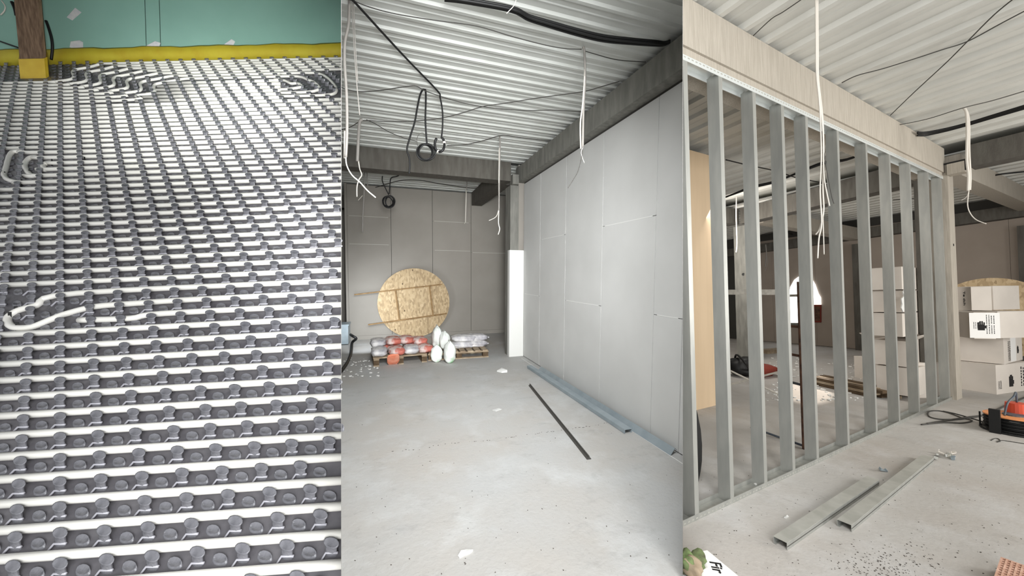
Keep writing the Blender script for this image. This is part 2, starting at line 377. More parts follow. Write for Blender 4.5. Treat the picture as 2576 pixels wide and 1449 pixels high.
for q0, q1, lab in (((35,791),(46,781),'black rubber band at the top of the tight pipe bend'),((20,806),(30,796),'black rubber band on the left of the tight pipe bend'),((40,824),(48,829),'black rubber band at the bottom of the tight pipe bend')):
    bm = new(); p = (gp(*q0)+gp(*q1))/2; beam(bm, p-UV*0.017-DV*0.006, p+UV*0.02+DV*0.006, 0.012, 0.014); put(A, 'pipe_clip', bm, 'black', label=lab, cat='clip', group='black clips on the pipe bends')
# sweeping bends at the top right
for kt, kb, xe, lab in ((50,43,846,'outer of the sweeping ivory pipe bends near the right end of the yellow strip'),(49,44,803,'middle of the sweeping ivory pipe bends near the right end of the yellow strip'),(48,45,760,'innermost of the sweeping ivory pipe bends near the right end of the yellow strip')):
    pts = [row_at(kt,704), row_at(kt,xe-70), row_at(kt-0.3,xe-46), row_at(kt-1.3,xe-28), row_at((kt*1.3+kb)/2.3,xe-12), row_at((kt+2.6*kb)/3.6,xe), row_at(kb+0.5,xe-4), row_at(kb,xe-34), row_at(kb,704)]
    hpipe([p+UV*0.009 for p in pts], lab, r=PR*0.85, group=None)
# green wall with its strip
root = thing(A, 'wall_back', None, None, P1(0,YW)); root['kind'] = 'structure'
Xs = grid_at(368,153)[0]; Xs2 = grid_at(404,153)[0]; Xr = 9
for a, b in ((-3.0, Xs), (Xs+0.008, Xs2), (Xs2+0.008, Xr)):
    put(A, 'plasterboard', slab1(new(), a, b, YW, YW+0.03, 0, 2.4), 'green', root, clip=True)
put(A, 'wall_core', slab1(new(), -3.0, Xr, YW+0.032, YW+0.07, -0.02, 2.4), 'gap', root, clip=True)
def wallp(u, v, off=0.0):                  # (X, Z) of the wall face at a picture point
    m = Matrix((RV, UV, -A.ray(u,v))).transposed(); s = m.inverted() @ (Vector((0,0,EYE))-P1(0,YW)); return s.x, s.y
for poly in ([(168,43),(189,19),(205,31),(182,51)], [(175,118),(178,104),(200,101),(209,106),(209,119),(190,124)], [(362,118),(390,103),(404,108),(398,119)], [(563,112),(582,98),(591,104),(586,114)]):
    bm = new(); q = [wallp(*p) for p in poly]
    a = [bm.verts.new(P1(x, YW-0.006, z)) for x, z in q]; b = [bm.verts.new(P1(x, YW, z)) for x, z in q]
    bm.faces.new(a); bm.faces.new(b[::-1])
    for i in range(len(a)): bm.faces.new((a[i], b[i], b[(i+1)%len(a)], a[(i+1)%len(a)]))
    put(A, 'putty_patch', bm, 'putty', root)
bm = new(); N = 110; L = []
for i in range(N+1):
    X = -3.0+i*(Xr+3.0)/N; h = 0.168+0.006*math.sin(i*0.9)+0.004*math.sin(i*2.3); w = 0.010*math.sin(i*0.55)
    L.append([bm.verts.new(P1(X, YW-0.03+w*0.5, 0)), bm.verts.new(P1(X, YW-0.035+w*0.6, h)), bm.verts.new(P1(X, YW-0.008, h)), bm.verts.new(P1(X, YW-0.008, 0))])
for a, b in zip(L, L[1:]):
    for j in range(4): bm.faces.new((a[j], a[(j+1)%4], b[(j+1)%4], b[j]))
put(A, 'edge_strip', bm, 'yellow', clip=True, smooth=True, label='long yellow foam edge strip along the foot of the green wall', cat='edge strip')
# timber post
XL, YP = grid_at(54,197); XR2 = grid_at(120,197)[0]
root = thing(A, 'timber_post', 'weathered brown timber post wrapped in yellow at its foot', 'post', P1((XL+XR2)/2, YP))
bm = new(); tw = 0.0
def pb(bm, g, z0, z1, m=0.0):
    lo = [P1(x, y, z0) for x, y in ((XL-g,YP-g*0.5),(XR2-0.03+g,YP-g*0.5),(XR2+g,YP+0.02),(XR2+g,YP+0.12),(XL-g,YP+0.12))]
    hi = [q + (UV*(z1-z0)) - RV*0.02*(z1-z0) for q in lo]
    a = [bm.verts.new(q) for q in lo]; b = [bm.verts.new(q) for q in hi]
    for i in range(5): bm.faces.new((a[i], a[(i+1)%5], b[(i+1)%5], b[i]))
    bm.faces.new(a[::-1]); bm.faces.new(b); return bm
put(A, 'post_shaft', pb(bm, 0, 0, 1.8), 'wood', root)
put(A, 'foot_wrap', pb(new(), 0.012, 0.0, 0.20), 'yellow_w', root, label='yellow plastic wrap round the foot of the post')
def c1(name, pts, r, m, label, off=0.06, cat='cable'):
    q = [wallp(*p) for p in pts]; bm = tube(new(), smoothpath([P1(x, YW-off, z) for x, z in q], 5), r, 6)
    put(A, name, bm, m, smooth=True, label=label, cat=cat)
c1('cable', [(116,46),(122,62),(130,90),(132,115),(129,143)], 0.013, 'black', 'black cable bulging out on the right of the timber post')
c1('cable', [(-12,92),(10,100),(50,114)], 0.008, 'black', 'thin dark cable crossing the green wall left of the post')
c1('cable', [(6,-4),(15,10),(13,22),(4,32)], 0.006, 'white', 'short pale cord hanging at the top left corner')
c1('cable', [(33,-4),(40,12),(44,30)], 0.016, 'black', 'dark hose behind the top of the timber post', 0.10)

# dim soffit over the heating floor
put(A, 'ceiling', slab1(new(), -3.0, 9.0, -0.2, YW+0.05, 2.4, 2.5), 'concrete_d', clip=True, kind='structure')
# ================================================================ middle space: hall with white steel decking
XW, XV, ZB, ZT = 2.322, 2.42, 3.285, 3.63           # right wall plane, underside and top of the beams
put(B, 'floor', box(new(), -8, 9, 0.3, 13, -0.1, 0), 'floor_b', clip=True, kind='structure')
def deck(room, x0, x1, y0, y1, z, pitch, rib, depth, web, phase=0.0):
    """trapezoidal steel deck seen from below: narrow low flanges, wide raised pans with a shallow stiffener"""
    bm = new(); prof = []; y = y0+phase
    while y < y1:
        pan = pitch-rib-2*web
        prof += [(y, z), (y+rib, z), (y+rib+web, z+depth), (y+rib+web+pan*0.42, z+depth), (y+rib+web+pan*0.47, z+depth-0.006), (y+rib+web+pan*0.53, z+depth-0.006), (y+rib+web+pan*0.58, z+depth), (y+rib+web+pan, z+depth)]
        y += pitch
    a = [bm.verts.new((x0, p, q)) for p, q in prof]; b = [bm.verts.new((x1, p, q)) for p, q in prof]
    for i in range(len(prof)-1): bm.faces.new((a[i], a[i+1], b[i+1], b[i]))
    t = [bm.verts.new((x, p, z+depth+0.15)) for x in (x0, x1) for p in (prof[0][0], prof[-1][0])]
    bm.faces.new((t[0], t[1], t[3], t[2])); return bm
put(B, 'ceiling', deck(B, -8, 9, 1.2, 6.5, ZT, 0.204, 0.030, 0.020, 0.014, 0.105), 'deck', clip=True, kind='structure')
put(B, 'ceiling', deck(B, -8, 9, 6.7, 13, ZT, 0.204, 0.030, 0.020, 0.014), 'deck', clip=True, kind='structure')
# main beam over the right wall, its continuation, and the cross beam
def tb(name, room, p, q, w, h, m, label, cat='beam', group=None, clip=True):
    bm = beam(new(), p, q, w, h); return put(room, name, bm, m, clip=clip, label=label, cat=cat, group=group, loc=None)
tb('concrete_beam', B, (XW+0.09, 1.3, (ZB+3.56)/2), (XW+0.09, 6.62, (ZB+3.56)/2), 0.22, 3.56-ZB, 'concrete', 'long grey concrete beam running along the top of the grey plasterboard wall')
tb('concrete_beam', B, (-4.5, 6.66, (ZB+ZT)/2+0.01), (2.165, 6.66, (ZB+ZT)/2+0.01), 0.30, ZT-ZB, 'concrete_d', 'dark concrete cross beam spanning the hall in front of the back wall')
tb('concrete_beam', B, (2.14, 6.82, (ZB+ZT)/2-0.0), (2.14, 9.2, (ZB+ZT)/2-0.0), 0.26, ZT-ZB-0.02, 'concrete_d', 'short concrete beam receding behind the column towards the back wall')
bm = new(); box(bm, 2.155,2.32, 6.50,6.80, 0,3.22)
root = thing(B, 'concrete_column', 'square column at the far end of the grey wall, raw above and cased white below', 'column', (2.24,6.6,0))
put(B, 'shaft', bm, 'concrete', root)
put(B, 'casing', box(new(), 2.140,2.425, 6.485,6.60, 0,2.02), 'paste', root)
put(B, 'bracket', box(new(), 2.175,2.29, 6.42,6.60, 3.225,3.40), 'concrete', root)
# right wall: boards with open joints over a core
root = put(B, 'wall_right', box(new(), XV+0.013, XV+0.12, 1.3, 6.5, 0, ZB), 'gap', clip=True, kind='structure')
ys = [1.05] + [B.at(u, v, x=XV).y for u, v in ((1730,400),(1652,500),(1517,500),(1424,500),(1360,500))] + [6.49]; ys[0] = 2*ys[1]-ys[2]
for i in range(6):
    j = 2.15 if i in (2, 4) else (1.20 if i in (1, 5, 3) else 2.15)
    for z0, z1 in ((0.012, j), (j+0.006, ZB-0.03)):
        bm = box(new(), XV, XV+0.0125, ys[i]+0.004, ys[i+1]-0.004, z0, z1); B.clip(bm)
        if bm.verts: put(B, 'plasterboard', bm, 'board', root)
    bm = box(new(), XV-0.0012, XV, ys[i]+0.05, ys[i+1]-0.05, j-0.001, j+0.007); B.clip(bm)
    if bm.verts: put(B, 'joint_paste', bm, 'paste', root)
MT['board_d2'] = mat('pale_joint_line', (182,178,170), 0.9)
# back wall and side returns
root = put(B, 'wall_back', box(new(), -0.90, 3.2, 9.213, 9.35, 0, 3.62), 'gap', clip=True, kind='structure')
xs = [-0.90, 0.058, 1.028, 1.995, 3.1]; js = [2.88, 1.25, 2.85, 2.1]
for i in range(4):
    for z0, z1 in ((0.02, js[i]), (js[i]+0.004, 3.6)):
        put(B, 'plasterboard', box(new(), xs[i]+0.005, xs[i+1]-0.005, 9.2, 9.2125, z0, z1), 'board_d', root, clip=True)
    put(B, 'joint_paste', box(new(), xs[i]+0.04, xs[i+1]-0.06, 9.1985, 9.2, js[i]-0.001, js[i]+0.012), 'board_d2', root)
put(B, 'joint_paste', box(new(), 1.08, 1.97, 9.1985, 9.2, 2.135, 2.147), 'board_d2', root)
put(B, 'joint_paste', box(new(), -0.86, 0.0, 9.1985, 9.2, 2.235, 2.247), 'board_d2', root)
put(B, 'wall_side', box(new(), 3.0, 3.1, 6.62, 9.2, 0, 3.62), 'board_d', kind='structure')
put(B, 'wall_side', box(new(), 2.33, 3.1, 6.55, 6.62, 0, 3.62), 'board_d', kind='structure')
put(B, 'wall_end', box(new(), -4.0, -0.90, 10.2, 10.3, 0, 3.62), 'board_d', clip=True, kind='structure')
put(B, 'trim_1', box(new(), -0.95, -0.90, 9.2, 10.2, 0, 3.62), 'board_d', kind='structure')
put(B, 'concrete_beam', box(new(), -3, -0.96, 9.6, 9.9, 3.12, 3.42), 'concrete_d', clip=True, label='stub of dark concrete beam at the far left above the pale wall strip', cat='beam')
put(B, 'baseboard_back', box(new(), -0.90, 3.0, 9.17, 9.199, 0.0, 0.09), 'board_d', clip=True, kind='structure')
root = thing(B, 'equipment_box', 'pale grey metal box at the far left edge by the black hose', 'box', (-1.0, 8.7, 0))
put(B, 'body', box(new(), -1.7, -0.86, 8.6, 9.05, 0.02, 0.42), 'galv_s', root, clip=True)
put(B, 'lid', box(new(), -1.72, -0.845, 8.59, 9.06, 0.42, 0.45), 'galv_s', root, clip=True)

# round OSB panel leaning on the back wall
DC = Vector((0.575, 9.08, 0.845)); DRd = 0.845
MD = fr(DC, 0, math.radians(4), 0) @ Matrix.Rotation(math.radians(6.5),4,'Y').inverted()
root = thing(B, 'round_panel', 'large round chipboard disc with pine battens leaning on the back wall', 'panel', (0.575,9.1,0))
bm = new(); n = 56
a = [bm.verts.new(MD @ Vector((DRd*math.cos(t), -0.009, DRd*math.sin(t)))) for t in [2*math.pi*k/n for k in range(n)]]
b = [bm.verts.new(MD @ Vector((DRd*math.cos(t), 0.009, DRd*math.sin(t)))) for t in [2*math.pi*k/n for k in range(n)]]
bm.faces.new(a); bm.faces.new(b[::-1])
for k in range(n): bm.faces.new((a[k], a[(k+1)%n], b[(k+1)%n], b[k]))
put(B, 'disc', bm, 'osb', root)
for x0, x1, z in ((-1.30, 0.70, 0.38), (-1.10, 0.74, -0.36)):
    put(B, 'batten', box(new(), x0, x1, -0.05, -0.0095, z-0.012, z+0.012, MD), 'batten', root)
for x in (-0.40, 0.40): put(B, 'batten', box(new(), x-0.016, x+0.016, -0.055, -0.0095, -0.347, 0.367, MD), 'batten', root)
bm = new()
for x, z in ((0.05,0.80),(-0.22,0.50),(-0.52,-0.58),(-0.25,-0.15)): box(bm, x-0.012, x+0.012, -0.012, -0.0091, z-0.02, z+0.02, MD)
put(B, 'knot_mark', bm, 'pallet_d', root)

# pallets and sacks
def pallet(M, L, Wd, label, nb=5, m='pallet', across=False):
    root = thing(B, 'pallet', label, 'pallet', M.translation, 'pallets by the back wall')
    for i in range(nb):
        x = -Wd/2 + (i+0.5)*Wd/nb
        put(B, 'top_board', box(new(), x-Wd/nb*0.36, x+Wd/nb*0.36, -L/2, L/2, 0.125, 0.145, M), m, root)
    for y in (-L/2+0.05, 0, L/2-0.05):
        put(B, 'cross_board', box(new(), -Wd/2, Wd/2, y-0.045, y+0.045, 0.104, 0.1245, M), m, root)
        put(B, 'bottom_board', box(new(), -Wd/2, Wd/2, y-0.045, y+0.045, 0.0, 0.019, M), m, root)
        for x in (-Wd/2+0.06, 0, Wd/2-0.06):
            put(B, 'block', box(new(), x-0.05, x+0.05, y-0.044, y+0.044, 0.0195, 0.1035, M), 'pallet_d', root)
    return root
PL = fr((0.14, 6.98, 0), 0.08); PR_ = fr((1.22, 7.02, 0), -0.03)
pallet(PL @ Matrix.Rotation(math.pi/2,4,'Z'), 0.90, 0.95, 'timber pallet under the red and white sacks', 5)
pallet(PR_, 0.85, 1.12, 'timber pallet with bare slats showing right of the standing sacks', 8)
def sack_bm(M, lx, ly, lz, seed=0, pinch=0.5):
    bm = new(); bmesh.ops.create_icosphere(bm, subdivisions=4, radius=1); tall = lx > 1.15*ly and lz > 0.18; r = random.Random(seed)
    ph = [r.uniform(0,6.28) for _ in range(6)]
    for v in bm.verts:
        x, y, z = v.co
        e = lambda t, p: math.copysign(abs(t)**p, t)
        X, Y, Z = e(x,0.55), e(y,0.55), e(z,0.75)
        Z *= 1-0.35*max(0, abs(X)-0.6)/0.4*pinch
        Z += 0.05*math.sin(5*X+ph[0])*math.cos(4*Y+ph[1]); Y += 0.05*math.sin(6*Z+ph[2]+3*X); X += 0.03*math.sin(7*Y+ph[3])
        if tall:
            g = max(0, X-0.25)/0.75; g = g*g*0.62; w = math.atan2(Z, Y)
            f = (1-g)*(1+0.09*math.sin(5*w+ph[4]+3*X)*(0.4+g*2)+0.05*math.sin(9*X+ph[5]+2*w)); Y *= f; Z *= f; Y += 0.16*g*math.sin(ph[0]); X += 0.06*math.sin(4*w+ph[1])*(0.3+g)
        else:
            Z += 0.07*math.sin(13*X+ph[4])*math.sin(3*Y+ph[5]) + 0.04*math.sin(17*Y+9*X+ph[0]); c_ = max(0, abs(X)-0.75); Y *= 1+0.25*c_
        v.co = M @ Vector((X*lx/2, Y*ly/2, Z*lz/2))
    return bm
def sack(M, lx, ly, lz, m, label, group, seed, tm=None):
    o = put(B, 'sack', sack_bm(M, lx, ly, lz, seed), m, smooth=True, label=label, cat='sack', group=group)
    loc = o.matrix_world.inverted() @ B.W
    bm = new(); e = lz*0.5
    sd = 1
    box(bm, -lx*0.03, lx*0.03, -ly*0.36, ly*0.36, -0.01, 0.01, M @ Matrix.Translation((sd*lx*0.5, 0, 0)))
    put(B, 'sewn_edge', bm, tm or m, o)
    return o
GL = 'cement sacks on the left pallet'
def atp(P, x, y, z, rz=0): return P @ fr((x, y, z), rz)
names = [('near row, first from the left', -0.34, -0.24, 0.21, 'sack'), ('near row, second from the left with orange end', -0.06, -0.26, 0.21, 'sack_r'), ('near row, third from the left', 0.20, -0.24, 0.21, 'sack'), ('near row, rightmost', 0.44, -0.23, 0.21, 'sack_r'),
 ('upper layer, leftmost pale one', -0.34, 0.10, 0.31, 'sack'), ('upper layer, second from the left', -0.08, 0.12, 0.32, 'sack_r'), ('upper layer, third from the left', 0.16, 0.14, 0.32, 'sack_r'), ('upper layer, rightmost', 0.40, 0.12, 0.29, 'sack_r'),
 ('back of the lower layer, left', -0.22, 0.22, 0.20, 'sack_r'), ('back of the lower layer, right', 0.26, 0.22, 0.20, 'sack_r')]
for i, (lab, x, y, z, m) in enumerate(names):
    sack(atp(PL, x, y, z, math.pi/2 + (0.08 if i % 2 else -0.06)), 0.44, 0.27, 0.14, m, 'cement sack on the left pallet, '+lab, GL, i, 'sack_o' if m == 'sack_r' else None)
sack(atp(PL, -0.13, -0.50, 0.11, math.pi/2) @ Matrix.Rotation(0.9,4,'Y'), 0.26, 0.20, 0.05, 'sack_o', 'crumpled orange sack end hanging over the front of the left pallet', GL, 21)
for i, (x, y, z, lab) in enumerate(((0.14,-0.05,0.20,'lower one on the right pallet'),(0.36,-0.02,0.20,'lower right one on the right pallet'),(0.16,0.0,0.315,'upper one on the right pallet'),(0.38,0.04,0.31,'topmost right one on the right pallet'))):
    sack(atp(PR_, x, y, z, 0.1), 0.50, 0.32, 0.13, 'sack', 'grey and white sack lying flat, '+lab, 'sacks on the right pallet', 30+i)
for i, (x, y, h, w, z0, lab) in enumerate(((-0.36,-0.02,0.42,0.30,0.15,'tall crumpled white and green sack standing on the right pallet, rear one'),(-0.24,-0.16,0.34,0.26,0.15,'white and green sack standing on the right pallet, middle one'),(-0.20,-0.62,0.38,0.25,0.0,'white and green sack standing on the floor before the right pallet'),(-0.42,-0.52,0.30,0.12,0.0,'thin folded green and white sack standing beside the floor sack'))):
    sack(atp(PR_, x, y, z0+h/2) @ Matrix.Rotation(-math.pi/2,4,'Y'), h, w, 0.20, 'sack_g', lab, 'standing sacks by the pallets', 40+i)
# paper scraps
def scrap(room, pts, m, label, z=0.006, cat='scrap'):
    bm = new(); q = [room.at(u, v, z=0.0) for u, v in pts]; c = sum((p for p in q), Vector())/len(q)
    top = [bm.verts.new(p+Vector((0,0,z*(1+(i % 2))))) for i, p in enumerate(q)]; bot = [bm.verts.new(p+Vector((0,0,0.0005))) for p in q]
    ct = bm.verts.new(c+Vector((0,0,z*2.2)))
    for i in range(len(q)):
        bm.faces.new((top[i], top[(i+1)%len(q)], ct)); bm.faces.new((bot[i], bot[(i+1)%len(q)], top[(i+1)%len(q)], top[i]))
    bm.faces.new(bot[::-1]); return put(room, 'paper_scrap', bm, m, label=label, cat=cat)
scrap(B, [(1250,935),(1262,931),(1276,933),(1276,937),(1262,938)], 'paste', 'small white offcut on the floor right of the pallets', 0.02)
scrap(B, [(1152,1400),(1160,1389),(1176,1384),(1190,1387),(1182,1394),(1170,1398),(1156,1406)], 'paste', 'crumpled white paper scrap on the near floor')
scrap(B, [(1238,1032),(1255,1028),(1262,1030),(1248,1035)], 'board', 'faint grey offcut on the floor beyond the dark bar', 0.004)
# metal profiles along the wall
def profile(room, p, q, w, h, m, label, group, up=(0,0,1), clip=True, t=0.004):
    bm = prism(new(), channel(w, h, t), p, q, up); return put(room, 'metal_profile', bm, m, clip=clip, label=label, cat='metal profile', group=group)
GP = 'metal profiles on the hall floor'
profile(B, Vector((2.325,5.45,0.030)), Vector((2.345,2.50,0.030)), 0.080, 0.030, 'galv_s', 'long bluish steel channel tilted against the foot of the grey wall', GP, up=(0.75,0,-0.6))
profile(B, Vector((2.215,5.62,0.045)), Vector((2.245,2.99,0.045)), 0.085, 0.042, 'galv_s', 'shorter steel channel lying face down beside the long one by the wall', GP, up=(0.0,0,-1))
put(B, 'chalk_line', box(new(), 2.318,2.327, 1.5,6.3, 0.0005,0.0015), 'paste', bpy.data.objects['floor'], clip=True)
p3, q3 = B.at(1333,970,z=0), B.at(1482,1156,z=0)
bm = prism(new(), [(-0.02,0),(0.02,0),(0.02,0.004),(0.004,0.012),(0.004,0.03),(-0.004,0.03),(-0.004,0.012),(-0.02,0.004)], p3, q3)
put(B, 'metal_profile', bm, 'dgrey', label='thin dark steel bar lying alone on the hall floor', cat='metal profile', group=GP)
# floor crack as a shallow seam
bm = new(); r = random.Random(2); pts = [(985,1134),(1060,1128),(1110,1120),(1180,1113),(1230,1107),(1290,1098),(1350,1090),(1400,1084),(1480,1073),(1530,1063)]
Q = [B.at(u, v+r.uniform(-1.5,1.5), z=0.0) for u, v in pts for _ in (0,)]
for a, b in zip(Q, Q[1:]):
    for j in range(9):
        if r.random() < 0.62:
            s = a.lerp(b, j/9+r.uniform(0,.04)); e = a.lerp(b, (j+r.uniform(.35,.9))/9); w_ = Vector((0, r.uniform(-.012,.012), 0.001))
            beam(bm, s+w_, e+w_, r.uniform(0.003,0.008), 0.001)
put(B, 'floor_joint', bm, 'soil', bpy.data.objects['floor'])
# hanging cables
def hang(room, name, pts, r, m, label, group=None, y=None, ztop=3.6, k=5, cat='cable', ends=None, clip=True):
    y0 = y if y is not None else room.at(*pts[0], z=ztop).y
    P = [room.at(*p, y=y0) for p in pts]; bm = tube(new(), smoothpath(P, k), r, 6)
    return put(room, name, bm, m, smooth=True, clip=clip, label=label, cat=cat, group=group), y0
def hangx(room, name, strands, label, ztop=3.6, y=None, m='gcable', cat='cable', group=None):
    """one bundle of several strands; each strand a part"""
    y0 = y if y is not None else room.at(*strands[0][0][0], z=ztop).y
    o = thing(room, name, label, cat, room.at(*strands[0][0][0], y=y0), group)
    for s in strands:
        pts, rr = s[0], s[1]; mm = s[2] if len(s) > 2 else m; dy = s[3] if len(s) > 3 else 0
        bm = tube(new(), smoothpath([room.at(*p, y=y0+dy) for p in pts], 5), rr, 6)
        put(room, 'strand', bm, mm, o, smooth=True, clip=True)
    return o
GW = 'cable bundles hanging in the hall'
hangx(B, 'hanging_cable', [([(879,-8),(877,60),(868,105),(867,160),(872,240),(873,330),(870,395)],0.011), ([(868,330),(867,398)],0.008,'white',0.02), ([(870,390),(872,415),(885,440),(905,458),(925,480),(945,497)],0.005,'white')], 'grey cable bundle hanging at the far left of the hall ceiling, white tail curling right', group=GW)
hangx(B, 'hanging_cable', [([(912,301),(905,306),(902,340),(899,406)],0.018), ([(901,400),(905,425),(910,440),(903,452),(898,470),(898,495)],0.007,'white')], 'grey cable bundle looped over the ceiling wire above the dark beam at left', y=4.6, group=GW)
hangx(B, 'hanging_cable', [([(917,425),(916,480),(913,540),(912,585)],0.014), ([(923,427),(925,470)],0.010), ([(912,492),(901,504)],0.007,'white')], 'grey cable bundle hanging beyond the cross beam at left', y=7.6, group=GW)
hangx(B, 'hanging_cable', [([(885,-8),(890,110),(897,205),(905,290)],0.004), ([(889,-8),(894,110),(900,205)],0.004)], 'pair of thin pale wires dropping beside the left cable bundle', group=GW)
hangx(B, 'hanging_cable', [([(1466,118),(1470,128),(1472,200),(1468,270),(1466,370)],0.0105,'gcable'), ([(1470,122),(1471,180),(1466,260),(1460,310),(1461,374)],0.007,'white'), ([(1467,370),(1462,385),(1470,410)],0.0028,'white'), ([(1466,372),(1463,395),(1454,430),(1443,450),(1429,473)],0.003,'dgrey')], 'double strand of cable hanging right of centre in front of the grey wall', group=GW)
hangx(B, 'hanging_cable', [([(1257,343),(1258,370),(1256,450),(1255,530)],0.011,'gcable'), ([(1256,372),(1255,455),(1255,520),(1254,560),(1257,576),(1253,590)],0.008,'white'), ([(1254,528),(1248,545),(1230,555)],0.005,'white')], 'white cable hanging in front of the cross beam near the column', group=GW)
hangx(B, 'hanging_cable', [([(1175,452),(1174,480)],0.008,'gcable'), ([(1173,478),(1171,560)],0.012,'white'), ([(1172,556),(1168,563)],0.006,'white')], 'short white cable hanging beyond the cross beam before the back wall', y=7.9, group=GW)
# black cables
def ring(room, c, rx, ry, y, turns, r, rnd_, tilt=0.0):
    P = []; N = 22
    for t in range(turns*N+1):
        a = 2*math.pi*t/N; w = 1+0.10*math.sin(t*0.37+rnd_)+0.06*math.sin(t*0.13)
        P.append(room.at(c[0]+rx*w*math.sin(a)+3*math.sin(t*0.2), c[1]-ry*w*math.cos(a)+ry*0.12*math.sin(t*0.11), y=y+0.05*math.sin(t*0.23+rnd_)))
    return P
yb = 4.2
o = thing(B, 'coiled_cable', 'heavy black cable running down from top left to a small open coil', 'cable', B.at(1105,362,y=yb))
top = B.at(880,-8,z=3.55); mid = B.at(1100,228,y=yb)
bm = tube(new(), smoothpath([top, top.lerp(mid,0.5)+Vector((0,0,-0.01)), mid, B.at(1107,245,y=yb), B.at(1113,280,y=yb), B.at(1113,320,y=yb), B.at(1110,348,y=yb)], 6), 0.009, 7)
put(B, 'strand', bm, 'black', o, smooth=True, clip=True)
bm = tube(new(), [B.at(1106+12*math.sin(a)*1.0, 363-19*math.cos(a), y=yb+0.02*math.sin(2*a)) for a in [0.5+5.1*k/24 for k in range(25)]], 0.014, 7)
put(B, 'coil', bm, 'black', o, smooth=True)
for a0 in (1.25, 3.3):
    put(B, 'tape_band', tube(new(), [B.at(1106+12*math.sin(a), 363-19*math.cos(a), y=yb+0.02*math.sin(2*a)) for a in [a0, a0+0.25]], 0.0165, 7), 'white', o)
yb = 4.3
o = thing(B, 'coiled_cable', 'black cable looped over the ceiling wire with a large round coil below', 'cable', B.at(1071,382,y=yb))
bm = tube(new(), smoothpath([B.at(*p, y=yb) for p in [(1029,437),(1031,415),(1029,395),(1024,374),(1033,340),(1043,308),(1050,270),(1056,242),(1062,228),(1068,224),(1071,232),(1071,262),(1070,300),(1072,340),(1074,362)]], 5), 0.010, 7)
put(B, 'strand', bm, 'black', o, smooth=True)
put(B, 'coil', tube(new(), ring(B, (1071,383), 20, 20, yb, 5, 0.008, 1.0), 0.008, 6), 'black', o, smooth=True)
put(B, 'wire_tail', tube(new(), smoothpath([B.at(*p, y=yb) for p in [(1051,368),(1049,350),(1054,338),(1064,334),(1068,344)]],5), 0.0025, 5), 'dgrey', o, smooth=True)
yb = 7.4
o = thing(B, 'coiled_cable', 'small black cable coil hanging in front of the dark back wall', 'cable', B.at(978,506,y=yb))
for pts in ([(962,443),(962,456),(970,474),(978,490)], [(1010,436),(1000,443),(984,448),(981,465),(979,488)]):
    put(B, 'strand', tube(new(), smoothpath([B.at(*p, y=yb) for p in pts], 5), 0.011, 6), 'black', o, smooth=True)
put(B, 'coil', tube(new(), ring(B, (978,507), 12.5, 13.5, yb, 4, 0.01, 2.2), 0.013, 6), 'black', o, smooth=True)
# wires strung under the decking
def wire(room, pts, r, m, label, z=3.57, sag=None, group='wires under the decking', name='ceiling_wire', k=5):
    P = [room.at(*p, z=z) for p in pts]; bm = tube(new(), smoothpath(P, k), r, 5)
    return put(room, name, bm, m, smooth=True, clip=True, label=label, cat='wire', group=group)
wire(B, [(870,-6),(930,18),(1000,36),(1100,52),(1200,66),(1289,92),(1370,113),(1420,122),(1463,124)], 0.004, 'dgrey', 'thin dark wire sagging from the top left to the right of centre cable')
wire(B, [(1470,128),(1500,137),(1540,148),(1575,153),(1625,156)], 0.004, 'dgrey', 'thin dark wire from the double cable to the long beam')
wire(B, [(850,216),(875,226),(910,231),(960,227),(1020,218),(1047,217),(1068,228),(1110,243),(1150,255),(1200,266),(1260,274),(1330,278),(1385,277),(1450,280),(1486,278)], 0.005, 'dgrey', 'thin dark wire crossing the middle of the ceiling and carrying the black loops')
wire(B, [(850,328),(880,320),(905,306),(925,303),(970,306),(1050,304),(1110,297),(1160,285),(1215,268),(1270,260),(1330,250),(1400,240),(1470,230),(1520,216),(1558,205)], 0.005, 'dgrey', 'thin dark wire running from the left cable loop up to the long beam')
wire(B, [(922,301),(945,312),(975,330),(1010,345),(1048,356)], 0.005, 'dgrey', 'thin dark wire dropping from the left cable loop to the large coil')
wire(B, [(1125,366),(1170,364),(1215,354),(1255,342),(1275,341),(1300,345),(1368,353),(1392,354)], 0.006, 'dgrey', 'thin dark wire behind the small open coil leading to the white cable')
wire(B, [(850,492),(880,487),(900,482),(950,470),(990,458),(1020,453),(1060,454),(1100,461),(1160,470),(1200,473),(1240,467)], 0.009, 'dgrey', 'dark wire under the decking beyond the cross beam')
wire(B, [(1030,440),(1080,446),(1130,450),(1180,452),(1220,450)], 0.006, 'dgrey', 'thin wire close behind the cross beam')
yy = [(1120,-6),(1180,2),(1289,22),(1330,42),(1375,56),(1450,78),(1520,95),(1600,104),(1650,108)]
o = thing(B, 'cable_bundle', 'thick bundle of black cables slung across the top of the ceiling to the long beam', 'cable', B.at(1450,78,z=3.5))
for i, (du, dv) in enumerate(((0,0),(1,4),(0,-4),(-2,7),(2,2))):
    bm = tube(new(), smoothpath([B.at(u+du, v+dv*(1+0.25*math.sin(u*0.012+i)), z=3.53-0.008*i) for u, v in yy] + [B.at(1672+du, 109+dv*0.6, x=2.24), B.at(1684, 104+dv*0.4, x=2.34)], 5), 0.0105, 6)
    put(B, 'strand', bm, 'black', o, smooth=True, clip=True)
hang(B, 'cord', [(1299,-8),(1296,8),(1288,20),(1274,34)], 0.003, 'white', 'thin white cord tied round the black cable bundle', y=B.at(1289,22,z=3.5).y-0.03)
# hose at the left edge
P = [B.at(*p, z=h) for p, h in (((882,842),0.25),((888,846),0.25),((896,852),0.2),((886,862),0.1),((884,880),0.02),((881,895),0.02),((872,915),0.02),((852,942),0.02))]
put(B, 'hose', tube(new(), smoothpath(P, 6), 0.028, 8), 'black', smooth=True, clip=True, label='thick black hose trailing over the floor at the left edge of the hall', cat='hose')
